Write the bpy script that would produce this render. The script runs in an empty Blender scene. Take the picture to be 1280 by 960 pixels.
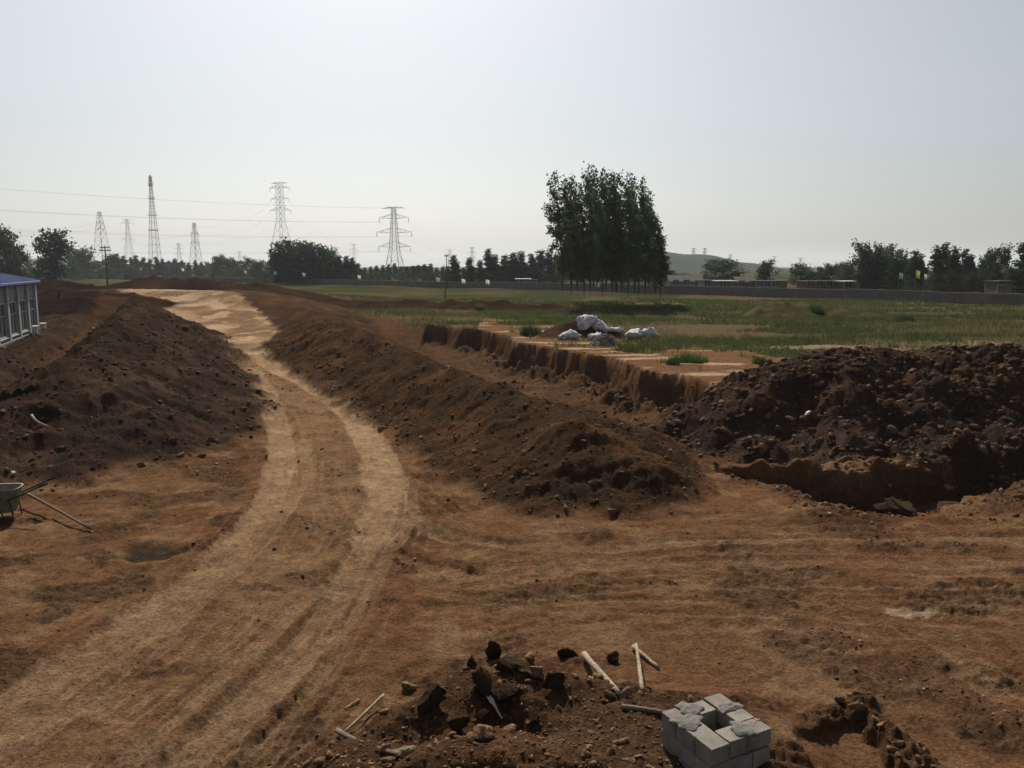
import bpy, math
import numpy as np
from mathutils import Vector, Matrix

# ------------------------------------------------------------------ camera, sky, sun, exposure
sc = bpy.context.scene
C = sc.collection
R = math.radians
CAMZ = 6.0
F = 1024.0                                   # focal length in pixels of a 1280 px wide picture
PITCH = math.atan(147.0 / F)

cam = bpy.data.cameras.new('camera')
cam.sensor_width = 36.0
cam.lens = 36.0 * F / 1280.0
cam.clip_start = 0.1
cam.clip_end = 20000
camo = bpy.data.objects.new('camera', cam)
camo.location = (0, 0, CAMZ)
camo.rotation_euler = (math.pi / 2 - PITCH, 0, 0)
C.objects.link(camo)
sc.camera = camo

SUN_AZ, SUN_EL = -10.0, 44.0                 # degrees from +Y towards +X, above the horizon
world = bpy.data.worlds.new('World')
sc.world = world
world.use_nodes = True
wn = world.node_tree.nodes
wl = world.node_tree.links
wn.clear()
sky = wn.new('ShaderNodeTexSky')
sky.sky_type = 'NISHITA'
sky.sun_disc = False
sky.sun_elevation = R(SUN_EL)
sky.sun_rotation = R(SUN_AZ)
sky.altitude = 0
sky.air_density = 1.0
sky.dust_density = 2.5
sky.ozone_density = 1.0
hsv = wn.new('ShaderNodeHueSaturation')
hsv.inputs['Saturation'].default_value = 0.42
bg = wn.new('ShaderNodeBackground')
bg.inputs['Strength'].default_value = 0.062
wo = wn.new('ShaderNodeOutputWorld')
wl.new(sky.outputs[0], hsv.inputs['Color'])
tint = wn.new('ShaderNodeVectorMath')
tint.operation = 'MULTIPLY'
tint.inputs[1].default_value = (.965, 1.0, 1.02)
wl.new(hsv.outputs[0], tint.inputs[0])
wl.new(tint.outputs[0], bg.inputs['Color'])
wl.new(bg.outputs[0], wo.inputs['Surface'])

sun = bpy.data.lights.new('sun', 'SUN')
sun.energy = 5.0
sun.angle = R(0.6)
sun.color = (1.0, 0.93, 0.82)
suno = bpy.data.objects.new('sun', sun)
sd = Vector((math.sin(R(SUN_AZ)) * math.cos(R(SUN_EL)), math.cos(R(SUN_AZ)) * math.cos(R(SUN_EL)), math.sin(R(SUN_EL))))
suno.rotation_euler = (-sd).to_track_quat('-Z', 'Y').to_euler()
suno.location = sd * 200
C.objects.link(suno)

sc.view_settings.view_transform = 'Standard'
sc.view_settings.look = 'None'
sc.view_settings.exposure = 0.4
sc.view_settings.gamma = 1.0
sc.view_settings.use_curve_mapping = False
sc.render.engine = 'CYCLES'
sc.cycles.use_denoising = True
sc.cycles.max_bounces = 6
sc.cycles.diffuse_bounces = 3
sc.cycles.transmission_bounces = 3
sc.cycles.volume_bounces = 1
sc.cycles.transparent_max_bounces = 6

# ------------------------------------------------------------------ helpers
rng = np.random.default_rng(7)

def ray(px, py):
    u = (px - 640.0) / F
    v = (480.0 - py) / F
    return np.array((u, math.cos(PITCH) + v * math.sin(PITCH), -math.sin(PITCH) + v * math.cos(PITCH)))

def gp(px, py, z=0.0):
    d = ray(px, py)
    t = (z - CAMZ) / d[2]
    return (d[0] * t, d[1] * t)

def at(px, py, Y):
    d = ray(px, py)
    t = Y / d[1]
    return np.array((d[0] * t, Y, CAMZ + d[2] * t))

def sstep(a, b, x):
    t = np.clip((x - a) / (b - a), 0, 1)
    return t * t * (3 - 2 * t)

_perm = np.random.default_rng(3).permutation(4096)
_perm = np.concatenate([_perm, _perm, _perm])
_ga = np.random.default_rng(4).uniform(0, 2 * np.pi, 4096)
_gx, _gy = np.cos(_ga), np.sin(_ga)

def perlin(x, y, seed=0):
    x = x + seed * 37.31
    y = y - seed * 17.77
    xi = np.floor(x).astype(np.int64)
    yi = np.floor(y).astype(np.int64)
    xf, yf = x - xi, y - yi
    u = xf * xf * xf * (xf * (xf * 6 - 15) + 10)
    v = yf * yf * yf * (yf * (yf * 6 - 15) + 10)
    def g(ix, iy, dx, dy):
        h = _perm[_perm[ix & 4095] + (iy & 4095)]
        return _gx[h] * dx + _gy[h] * dy
    a = g(xi, yi, xf, yf)
    b = g(xi + 1, yi, xf - 1, yf)
    c = g(xi, yi + 1, xf, yf - 1)
    d = g(xi + 1, yi + 1, xf - 1, yf - 1)
    return (a + (b - a) * u + (c - a) * v + (a - b - c + d) * u * v) * 1.5

def fbm(x, y, wl_, octs=4, seed=0, gain=0.5):
    s = 0
    amp = 1.0
    fr = 1.0 / wl_
    for k in range(octs):
        s = s + amp * perlin(x * fr, y * fr, seed + k * 5)
        amp *= gain
        fr *= 2.03
    return s

def billow(x, y, wl_, octs=3, seed=0):
    s = 0
    amp = 1.0
    fr = 1.0 / wl_
    for k in range(octs):
        s = s + amp * np.abs(perlin(x * fr, y * fr, seed + k * 5))
        amp *= 0.5
        fr *= 2.1
    return s

def smooth_line(pts, n=6):
    p = np.array(pts, float)
    q = np.vstack([2 * p[0] - p[1], p, 2 * p[-1] - p[-2]])
    out = []
    for i in range(1, len(q) - 2):
        for k in range(n):
            t = k / n
            a, b, c, d = q[i - 1], q[i], q[i + 1], q[i + 2]
            out.append(0.5 * (2 * b + (c - a) * t + (2 * a - 5 * b + 4 * c - d) * t * t + (3 * b - a - 3 * c + d) * t ** 3))
    out.append(p[-1])
    return np.array(out)

def line_dist(X, Y, pts, margin=None):
    """nearest distance to a polyline, side (+ left of travel) and its interpolated attributes"""
    if margin is not None:
        b = (X > pts[:, 0].min() - margin) & (X < pts[:, 0].max() + margin) & (Y > pts[:, 1].min() - margin) & (Y < pts[:, 1].max() + margin)
        D = np.full(X.shape, 99.0)
        S = np.zeros(X.shape)
        A = np.ones(X.shape + (pts.shape[1] - 2,)) * (pts[0, 2:] if pts.shape[1] > 2 else 1)
        if b.any():
            d, s_, a_ = line_dist(X[b], Y[b], pts)
            D[b], S[b], A[b] = d, s_, a_
        return D, S, A
    best = np.full(X.shape, 1e9)
    side = np.zeros(X.shape)
    att = np.zeros(X.shape + (pts.shape[1] - 2,))
    for i in range(len(pts) - 1):
        a, b = pts[i], pts[i + 1]
        dx, dy = b[0] - a[0], b[1] - a[1]
        L2 = dx * dx + dy * dy + 1e-9
        t = np.clip(((X - a[0]) * dx + (Y - a[1]) * dy) / L2, 0, 1)
        ex, ey = X - (a[0] + t * dx), Y - (a[1] + t * dy)
        d = np.hypot(ex, ey)
        m = d < best
        best = np.where(m, d, best)
        side = np.where(m, np.sign(dx * ey - dy * ex), side)
        if pts.shape[1] > 2:
            att[m] = (a[2:] + (b[2:] - a[2:]) * t[..., None])[m]
    return best, side, att

# ------------------------------------------------------------------ terrain plan (world metres)
def crest(px, py, Y, wl_, wr_):
    p = at(px, py, Y)
    return (p[0], p[1], p[2], wl_, wr_)

HEAPS = {
 # name: (crest line with height, half width left of travel, half width right), lump size
 'left': [crest(-90, 535, 27.0, 8, 6.0), crest(-10, 510, 27.5, 8.0, 6.6), crest(58, 477, 28.0, 6.5, 7.4), crest(105, 444, 32.5, 5.0, 7.6),
          crest(128, 422, 39.0, 4, 7.4), crest(152, 396, 51.0, 4, 7.5), crest(172, 379, 66.0, 4, 7), crest(168, 374, 80.0, 4, 4)],
 'middle': [crest(728, 530, 22.6, 3.6, 3.9), crest(708, 517, 24.6, 4.6, 5.2), crest(645, 489, 28.5, 4.0, 4.2), crest(560, 462, 33.5, 4.0, 3.6),
            crest(500, 434, 40.0, 4.2, 3.4), crest(440, 408, 52.0, 5.0, 4), crest(412, 400, 62.0, 5.5, 5), crest(402, 393, 74.0, 4.0, 6), crest(376, 383, 88.0, 4, 7), crest(345, 371, 102, 4.5, 8), crest(312, 361, 116, 5, 8)],
 'right': [crest(975, 456, 33.0, 4.0, 6.0), crest(1050, 436, 32.5, 5, 7.6), crest(1120, 440, 32.5, 5, 8.0), crest(1200, 434, 33.0, 5, 8.0), crest(1300, 436, 33.5, 5, 7.0), crest(1450, 436, 34.5, 5, 7.0)],
 'hallbank': [crest(-60, 492, 44, 5, 4.5), crest(0, 460, 48, 5, 4.5), crest(35, 437, 54, 4.5, 4.5), crest(60, 421, 62, 4.5, 5), crest(78, 405, 74, 5, 5), crest(100, 392, 84, 6, 6)],
 'backheap': [crest(40, 372, 96, 6, 9), crest(75, 362, 100, 7, 10), crest(120, 364, 98, 7, 11), crest(150, 368, 92, 7, 10)],
 'bank': [crest(20, 352, 128, 8, 9), crest(80, 347, 134, 8, 10), crest(140, 350, 138, 8, 10), crest(185, 345, 140, 8, 9), crest(240, 347, 140, 8, 9), crest(300, 348, 136, 8, 9), crest(335, 358, 128, 8, 9), crest(380, 373, 112, 6, 7),
          crest(470, 377, 104, 5, 6), crest(540, 377, 103, 5, 5), crest(600, 375, 103, 4, 5), crest(680, 381, 101, 4, 4)],
 'rubble': [crest(955, 383, 86, 3, 4), crest(985, 377, 87, 3, 5), crest(1020, 381, 87, 3, 4), crest(1070, 388, 86, 3, 4)],
 'pile': [crest(700, 406, 61, 2.0, 2.4), crest(724, 399, 62.0, 2.2, 3.0), crest(757, 408, 61.5, 2, 2.6)],
}
HEAPS = {k: np.array(v) for k, v in HEAPS.items()}

CLIFF = np.array([(-75, 118), (-30, 96), (-14, 82), gp(528, 404, .8), gp(600, 414, .8), gp(655, 430, .8), gp(700, 438, .8), gp(760, 450, .8), gp(800, 464, .8), gp(860, 470, .8), gp(895, 482, .8), gp(930, 494, .8), gp(985, 505, .8), (15, 31.5), (26, 32.5), (90, 36)])

def gpl(l):
    return np.array([gp(a, b) + tuple(r) for a, b, *r in l])

# wheel tracks: pixel path on the ground plane, half width m, strength
TRACKS = [
 smooth_line(gpl([(-120, 975, .7, .85), (0, 898, .66, .9), (90, 835, .62, .95), (190, 770, .56, .95), (262, 712, .45, .75), (318, 655, .44, .8), (347, 600, .45, .9), (351, 555, .5, 1.0), (336, 505, .6, 1.0), (308, 462, .8, 1.0), (282, 436, 1.0, 1.0)])),
 smooth_line(gpl([(190, 1010, .4, .5), (262, 930, .40, .6), (330, 862, .42, .7), (395, 795, .42, .7), (440, 725, .42, .7), (472, 660, .56, .95), (485, 615, .62, 1.0), (472, 570, .62, 1.0), (440, 520, .6, 1.0), (405, 490, .7, 1.0), (350, 462, .8, 1.0), (310, 446, .9, 1.0)])),
 smooth_line(gpl([(-60, 1000, .22, .5), (70, 902, .22, .55), (185, 812, .2, .6), (285, 722, .2, .6), (345, 655, .22, .6), (375, 600, .3, .5), (380, 550, .3, .4)])),
 smooth_line(gpl([(330, 945, .2, .45), (425, 815, .2, .5), (472, 715, .22, .55), (508, 650, .25, .6), (515, 610, .2, .4)])),
 smooth_line(gpl([(500, 632, .25, .5), (560, 668, .28, .45), (700, 684, .3, .35), (900, 678, .3, .3), (1330, 670, .3, .25)])),
 smooth_line(gpl([(480, 690, .2, .4), (600, 718, .25, .35), (800, 705, .3, .3), (1330, 705, .3, .25)])),
 smooth_line(gpl([(120, 990, .2, .45), (215, 900, .22, .5), (310, 820, .22, .5), (400, 735, .2, .45)])),
]
ROADMID = smooth_line(gpl([(-20, 1010, 2.2), (200, 870, 2.2), (330, 745, 1.9), (405, 640, 1.7), (415, 570, 1.7), (385, 505, 1.9), (330, 462, 2.3), (300, 436, 3.4)]))
UPPER = smooth_line(np.array([(-19.0, 56, 4.4), (-23.5, 70, 6.2), (-30, 85, 6.8), (-39, 99, 6.6), (-44, 108, 6.6), (-52, 120, 6)]))
# shallow lateral ruts on the open ground
RUTS = [smooth_line(gpl(l), 5) for l in (
 [(1330, 700), (1080, 692), (860, 690), (660, 705), (520, 735), (400, 800), (300, 880)],
 [(1330, 722), (1080, 712), (860, 712), (660, 730), (530, 765), (420, 830), (350, 900)],
 [(1330, 668), (1100, 668), (900, 672), (700, 676), (560, 672), (490, 640)],
 [(1330, 655), (1100, 655), (900, 657), (700, 660), (580, 655), (510, 622)],
 [(1330, 800), (1150, 775), (950, 765), (740, 775), (580, 810), (470, 860)],
 [(1330, 838), (1180, 800), (1000, 782), (800, 785)],
 [(860, 700), (1000, 790), (1120, 850), (1260, 940)],
 [(900, 690), (1040, 770), (1170, 830), (1330, 915)],
 [(560, 640), (470, 700), (380, 790), (240, 920)],
 [(-30, 745), (120, 735), (260, 690), (330, 640)],
)]
TRENCH = smooth_line(gpl([(915, 590, .35, .4), (960, 594, .9, .8), (1005, 599, 1.25, 1.0), (1052, 606, 1.7, 1.15), (1092, 612, 2.0, 1.2), (1150, 602, 1.6, 1.1), (1215, 589, 1.35, 1.0), (1290, 577, 1.35, 1.0), (1400, 560, 1.3, 1.0)]))
LTRENCH = smooth_line(gpl([(-60, 520, 2.4, .7), (20, 478, 2.2, .8), (80, 447, 2.0, .8), (120, 420, 2.0, .6), (150, 397, 2.0, .4)]))
FORE = np.array([gp(430, 950, .15) + (.22, 1.1, .7), gp(500, 890, .3) + (.36, .9, .6), gp(600, 845, .4) + (.46, 1.2, .7), gp(690, 850, .35) + (.42, 1.3, .7), gp(780, 860, .3) + (.32, 1.3, .6)])
FORE2 = np.array([gp(470, 960, .3) + (.30, .8, .9), gp(560, 945, .3) + (.42, 1.0, 1.2), gp(690, 940, .3) + (.40, 1.0, 1.2), gp(800, 950, .3) + (.30, .9, 1.1)])
LUMP = np.array([gp(1000, 925, .3) + (.36,), gp(1085, 905, .3) + (.38,)])
GRAVEL = smooth_line(gpl([(985, 772, .12), (1040, 795, .2), (1100, 822, .3), (1160, 852, .4), (1230, 890, .4), (1300, 930, .4)]))
PIT = gp(190, 692)
def arc(P):
    L = np.concatenate([[0], np.cumsum(np.hypot(*np.diff(P[:, :2], axis=0).T))])
    return np.column_stack([P, L])
STREAKS = [(arc(smooth_line(gpl([(-40, 1020), (200, 870), (330, 745), (405, 640), (415, 570), (385, 505), (330, 462), (300, 436)]))), 3.0),
           (arc(smooth_line(gpl([(1400, 700), (1080, 700), (860, 700), (660, 700), (540, 680), (470, 630), (440, 580)]))), 2.6),
           (arc(smooth_line(gpl([(1400, 800), (1150, 780), (900, 745), (700, 745), (560, 780), (440, 850), (330, 950)]))), 1.8),
           (arc(smooth_line(gpl([(760, 690), (900, 720), (1060, 800), (1200, 880), (1330, 960)]))), 1.4)]

def polar(X, Y):
    return X, Y

def terrain(X, Y, fine=True):
    X = np.asarray(X, float)
    Y = np.asarray(Y, float)
    m = {}
    # base levels
    z = fbm(X, Y, 14, 3, 1) * 0.08
    rise = 2.0 * sstep(62, 106, Y) * (1 - sstep(113, 128, Y)) * (1 - sstep(-30, -14, X + 0.12 * (Y - 70)))
    rise = rise + 0.8 * sstep(115, 128, Y) * (1 - sstep(-30, -14, X))
    wob = 0.10 * perlin(X / .5, Y / .5, 10) + 0.25 * perlin(X / 1.7, Y / 1.7, 11) + 0.9 * perlin(X / 6, Y / 6, 12)
    dc, sc_, _ = line_dist(X, Y, CLIFF)
    sd_ = dc * sc_ + wob * sstep(30, 36, Y)
    wide = np.where(X < -8, 4.0, np.clip(0.50 + 0.55 * perlin(X / 1.1, Y / 1.1, 13) + .3 * perlin(X / .4, Y / .4, 16), .15, 1.1))
    plat = sstep(-1, 1, sd_ / np.maximum(wide, .12))
    floor = -1.0 * sstep(-8.5, -4.5, sd_) * (1 - plat) * sstep(23, 28, Y) * (1 - sstep(70, 84, Y)) * sstep(-13, -8, X)
    talus = np.exp(-((sd_ + 1.0) / .75) ** 2) * np.clip(.35 + .7 * perlin(X / 1.7, Y / 1.7, 14) + .6 * perlin(X / .45, Y / .45, 15), 0, 1.2) * .75 * sstep(26, 32, Y) * (1 - sstep(64, 74, Y)) * sstep(-12, -8, X)
    m['talus'] = talus
    z = z + talus
    z = z + rise + floor + plat * (0.8 + 0.12 * fbm(X, Y, 18, 3, 21))
    z = np.where(Y > 200, 0.6, z) if not np.isscalar(z) else z
    m['plat'] = plat
    lump = np.zeros_like(z)
    # heaps
    hm = {}
    for k, pts in HEAPS.items():
        ww = pts[:, 3].max() * 1.6
        if pts[:, 1].min() > 55:
            wscale = 3.0
        else:
            wscale = 1.1
        d, s, att = line_dist(X, Y, pts, 13)
        w = np.where(s > 0, att[..., 1], att[..., 2])
        t = d / w + 0.13 * perlin(X / wscale / 1.6, Y / wscale / 1.6, 30) + 0.05 * perlin(X / wscale * 2, Y / wscale * 2, 31)
        p = np.clip(1 - t, 0, 1)
        pr = 0.7 * p + 0.3 * p * p * (3 - 2 * p)
        pr = np.minimum(pr, 0.94 + 0.06 * p)
        if k in ('middle', 'left'):
            q_ = pts[:, :2]
            ax = (q_[-3] - q_[1]) / np.linalg.norm(q_[-3] - q_[1])
            al_ = X * ax[0] + Y * ax[1]
            run = perlin(al_ / .42 + .8 * perlin(X / 1.5, Y / 1.5, 33), d / 3.2, 34) + .6 * perlin(al_ / .17, d / 1.6, 35)
            runs = run * np.clip(p * (1 - p) * 4, 0, 1) * .085
        else:
            runs = 0
        zc = att[..., 0] + 0.22 * perlin(X / 2.2, Y / 2.2, 32) * min(wscale, 1.6)
        top = np.maximum(zc, z)
        z = z + (top - z) * pr + runs
        hm[k] = sstep(0.0, 0.12, pr)
    m['heaps'] = hm
    anyheap = np.zeros_like(z)
    for k in hm:
        anyheap = np.maximum(anyheap, hm[k])
    # trenches
    dt, st, at_ = line_dist(X, Y, TRENCH, 6)
    tw = at_[..., 0] * (1 + 0.30 * perlin(X / 1.1, Y / 1.1, 41) + .07 * perlin(X / .35, Y / .35, 40))
    tr = 1 - sstep(0.74, 1.04, dt / tw)
    z = z - tr * at_[..., 1]
    rimr = np.exp(-((dt / at_[..., 0] - 1.35) / .35) ** 2) * (0.06 + 0.30 * np.abs(perlin(X / .9, Y / .9, 42)) + .10 * perlin(X / .3, Y / .3, 44))
    z = z + rimr * np.where(st > 0, 1.0, 0.35)
    m['trench'] = tr
    m['rim'] = np.clip(np.exp(-((dt / tw - 1.2) / .35) ** 2), 0, 1)
    dl, sl, al = line_dist(X, Y, LTRENCH, 6)
    ltr = 1 - sstep(0.55, 1.1, dl / al[..., 0] + 0.2 * perlin(X / 1.5, Y / 1.5, 43))
    z = z - ltr * al[..., 1]
    m['ltrench'] = ltr
    # foreground heap
    fm = np.zeros_like(z)
    for pts in (FORE, FORE2):
        d, s, att = line_dist(X, Y, pts, 3)
        w = np.where(s > 0, att[..., 2], att[..., 1])
        t = d / w + 0.22 * perlin(X / .55, Y / .55, 51)
        p = np.clip(1 - t, 0, 1)
        zz = att[..., 0] * (p * p * (3 - 2 * p))
        z = np.maximum(z, z * (1 - p) + zz)
        fm = np.maximum(fm, sstep(0.02, 0.35, p))
    # pad under and behind the block chamber
    dch = np.hypot(X - 2.4, Y - 9.4)
    pad = 1 - sstep(0.9, 1.9, dch)
    z = z * (1 - pad) + pad * np.maximum(z * .6, 0.30)
    # shallow dig right of the chamber: sheer far and right edges with a rubble rim
    ex = X + 0.22 * perlin(X / .45, Y / .45, 52) + 0.05 * perlin(X / .12, Y / .12, 53)
    edge = 4.72 - 0.10 * (Y - 9.1)
    yb = Y + .12 * perlin(X / .4, Y / .4, 54) + .5 * np.clip(3.9 - X, -.9, 1)
    lin = (1 - sstep(edge - .07, edge, ex)) * sstep(3.1, 4.1, X) * (1 - sstep(9.72, 9.86, yb))
    lout = (1 - sstep(edge + .22, edge + .50, ex)) * sstep(3.5, 4.1, X) * (1 - sstep(10.05, 10.45, yb))
    lm = np.clip(lout * (1 - lin), 0, 1)
    z = np.where(lout > .001, z * (1 - lin * .6) - .04 * lin + lm * (.10 + .16 * np.abs(perlin(X / .3, Y / .3, 55)) + .06 * perlin(X / .1, Y / .1, 59)), z)
    m['fore'] = np.maximum(fm, lm)
    m['lump'] = lm
    m['fmound'] = fm
    # gravel row lower right
    dg, _, ag = line_dist(X, Y, GRAVEL, 2)
    gr = 1 - sstep(.4, 1.2, dg / ag[..., 0] + .3 * perlin(X / .4, Y / .4, 56))
    z = z + gr * 0.05
    m['gravel'] = gr
    # dark pit of ash
    dp = np.hypot((X - PIT[0]) / 0.85, (Y - PIT[1]) / .65) + .25 * perlin(X / .4, Y / .4, 57)
    pit = 1 - sstep(.55, 1.0, dp)
    z = z - .08 * pit * (.7 + .6 * np.abs(perlin(X / .2, Y / .2, 58))) + 0.03 * np.exp(-((dp - 1.15) / .2) ** 2)
    m['pit'] = pit
    # road: ruts
    ntr = 0.22 * perlin(X / .7, Y / .7, 61) + .35 * perlin(X / 2.3, Y / 2.3, 62)
    tk = np.zeros_like(z)
    rut = np.zeros_like(z)
    for T in TRACKS:
        d, s, att = line_dist(X, Y, T, 3)
        q = d / att[..., 0]
        core = (1 - sstep(.86, 1.04, q + ntr * .45 + .16 * perlin(X / .22, Y / .22, 66)))
        tk = np.maximum(tk, core * att[..., 1] * (.72 + .4 * np.clip(perlin(X / 1.4, Y / 1.4, 68) + .3, 0, .7)))
        wsc_ = np.clip(att[..., 0] / .5, .3, 1)
        rut = rut - .055 * wsc_ * (1 - sstep(.7, 1.0, q)) + .045 * wsc_ * np.exp(-((q - 1.2) / .22) ** 2)
        # tread grooves running along the wheel path
        rut = rut + .010 * np.sin(q * s * 13 + 2 * perlin(X / 1.2, Y / 1.2, 67)) * core
    dr, _, ar = line_dist(X, Y, ROADMID, 6)
    road = 1 - sstep(.85, 1.05, dr / ar[..., 0] + ntr * .4)
    du, su, au = line_dist(X, Y, UPPER, 10)
    up = 1 - sstep(.75, 1.05, du / au[..., 0] + ntr * .3)
    z = z + rut * (1 - anyheap)
    rl = np.zeros_like(z)
    for i, T in enumerate(RUTS):
        d, s, att = line_dist(X, Y, T, 2)
        w = .16 if i not in (6, 7) else .22
        r_ = np.exp(-(d / w) ** 2)
        z = z - (.035 * r_ - .022 * np.exp(-((d - 2 * w) / (.7 * w)) ** 2)) * (1 - anyheap) * (1 - fm) * (.5 + .8 * np.clip(perlin(X / 2, Y / 2, 63) + .4, 0, 1))
        rl = np.maximum(rl, r_)
    m['ruts'] = rl
    m['track'] = tk
    m['road'] = np.maximum(road, up)
    m['upper'] = up
    # packed streaks left by wheels along the ways driven
    stk = np.zeros_like(z)
    stw = np.zeros_like(z)
    for j, (T, wd) in enumerate(STREAKS):
        d, s, att = line_dist(X, Y, T, 4)
        w_ = 1 - sstep(.7, 1.1, d / wd + .25 * perlin(X / 1.5, Y / 1.5, 64))
        sgn_d = d * s
        v_ = perlin(sgn_d * 5.5, att[..., 0] * .22, 65 + j) + .7 * perlin(sgn_d * 13, att[..., 0] * .5, 69 + j)
        fade = sstep(-.35, .35, perlin(X / 2.6, Y / 2.6, 73 + j))
        stk = stk + v_ * w_ * fade
        stw = np.maximum(stw, w_)
    ok_ = (1 - anyheap) * (1 - m['fore']) * (1 - tr)
    z = z - .032 * stk * ok_
    m['streak'] = stk * ok_
    m['streakw'] = stw * ok_
    # relief
    if fine:
        excv = sstep(-9, -5, sd_) * (1 - plat) * (Y > 23) * (Y < 75) * (X > -12)
        leftw = (1 - sstep(-17, -13, X + .30 * (Y - 30))) * (Y > 26) * (Y < 100) * (1 - m['upper'])
        rough = np.clip(anyheap + m['fore'] + tr * .6 + ltr * .6 + gr + excv * .8 + leftw * .6, 0, 1)
        field = plat * (1 - anyheap)
        flat = (1 - rough)
        near = (Y < 150)
        wx, wy = .5 * fbm(X, Y, 1.3, 2, 85), .5 * fbm(X, Y, 1.3, 2, 86)
        b1 = billow(X + wx, Y + wy, 1.15, 4, 71) - .4
        b2 = billow(X + wx * .4, Y + wy * .4, .38, 2, 72) - .25
        b3 = perlin(X / .13, Y / .13, 73)
        z = z + rough * near * ((.05 - .03 * hm['middle'] - .025 * hm['left'] + .03 * hm['right'] + .06 * excv * (1 - anyheap)) * b1 * (1 - .6 * m['fore']) + .17 * (1 - .62 * hm['middle'] - .55 * hm['left']) * fbm(X, Y, 2.4, 3, 79) * (1 - m['fore']) + (.045 + .03 * hm['right']) * b2 + .022 * b3 + .014 * perlin(X / .07, Y / .07, 88) + .03 * np.maximum(hm['middle'], hm['left']) * fbm(X, Y, .3, 3, 89, .7))
        calm = np.clip(tk + up * .7, 0, 1)
        z = z + flat * near * (.030 * fbm(X, Y, 1.1, 3, 74) + .016 * (1 - .6 * calm) * fbm(X * .8, Y * 1.2, .35, 3, 75) + .006 * b3)
        # broken patches and cracks on the drive-over ground
        br = sstep(.05, .35, fbm(X * .8, Y * 1.2, 2.2, 4, 76)) * flat * (1 - calm) * (1 - field)
        z = z + br * near * .10 * (billow(X * .8, Y * 1.2, .3, 3, 77) - .35)
        m['broken'] = br
        # vertical fluting of the cut bank
        z = z + (plat * (1 - plat) * 4) * (.12 * perlin(X / .8, Y / .8, 78) + .14 * perlin(X / .2, Y / .2, 79) + .10 * perlin(X / 2.5, Y / 2.5, 80))
    m['any'] = anyheap
    m['sd'] = sd_
    return z, m

# ------------------------------------------------------------------ materials
def new_mat(name):
    m = bpy.data.materials.new(name)
    m.use_nodes = True
    nt = m.node_tree
    return m, nt, nt.nodes['Principled BSDF']

def mat_basic(name, col, rough=.85, var=.25, scale=8.0, bump=.15, metal=0, bscale=None, spec=.3, dirt=None):
    m, nt, b = new_mat(name)
    N, L = nt.nodes, nt.links
    tc = N.new('ShaderNodeTexCoord')
    no = N.new('ShaderNodeTexNoise')
    no.inputs['Scale'].default_value = scale
    no.inputs['Detail'].default_value = 6
    no.inputs['Roughness'].default_value = .65
    L.new(tc.outputs['Object'], no.inputs['Vector'])
    rp = N.new('ShaderNodeValToRGB')
    lo = [max(0, c * (1 - var)) for c in col]
    hi = [min(1, c * (1 + var)) for c in col]
    if dirt:
        lo = list(dirt)
    rp.color_ramp.elements[0].position = .3
    rp.color_ramp.elements[1].position = .7
    rp.color_ramp.elements[0].color = (*lo, 1)
    rp.color_ramp.elements[1].color = (*hi, 1)
    L.new(no.outputs['Fac'], rp.inputs['Fac'])
    L.new(rp.outputs['Color'], b.inputs['Base Color'])
    b.inputs['Roughness'].default_value = rough
    b.inputs['Metallic'].default_value = metal
    b.inputs['Specular IOR Level'].default_value = spec if rough < .8 else .03
    if bump:
        n2 = N.new('ShaderNodeTexNoise')
        n2.inputs['Scale'].default_value = bscale or scale * 4
        n2.inputs['Detail'].default_value = 5
        L.new(tc.outputs['Object'], n2.inputs['Vector'])
        bp = N.new('ShaderNodeBump')
        bp.inputs['Strength'].default_value = bump
        bp.inputs['Distance'].default_value = .05
        L.new(n2.outputs['Fac'], bp.inputs['Height'])
        L.new(bp.outputs[0], b.inputs['Normal'])
    return m

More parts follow.
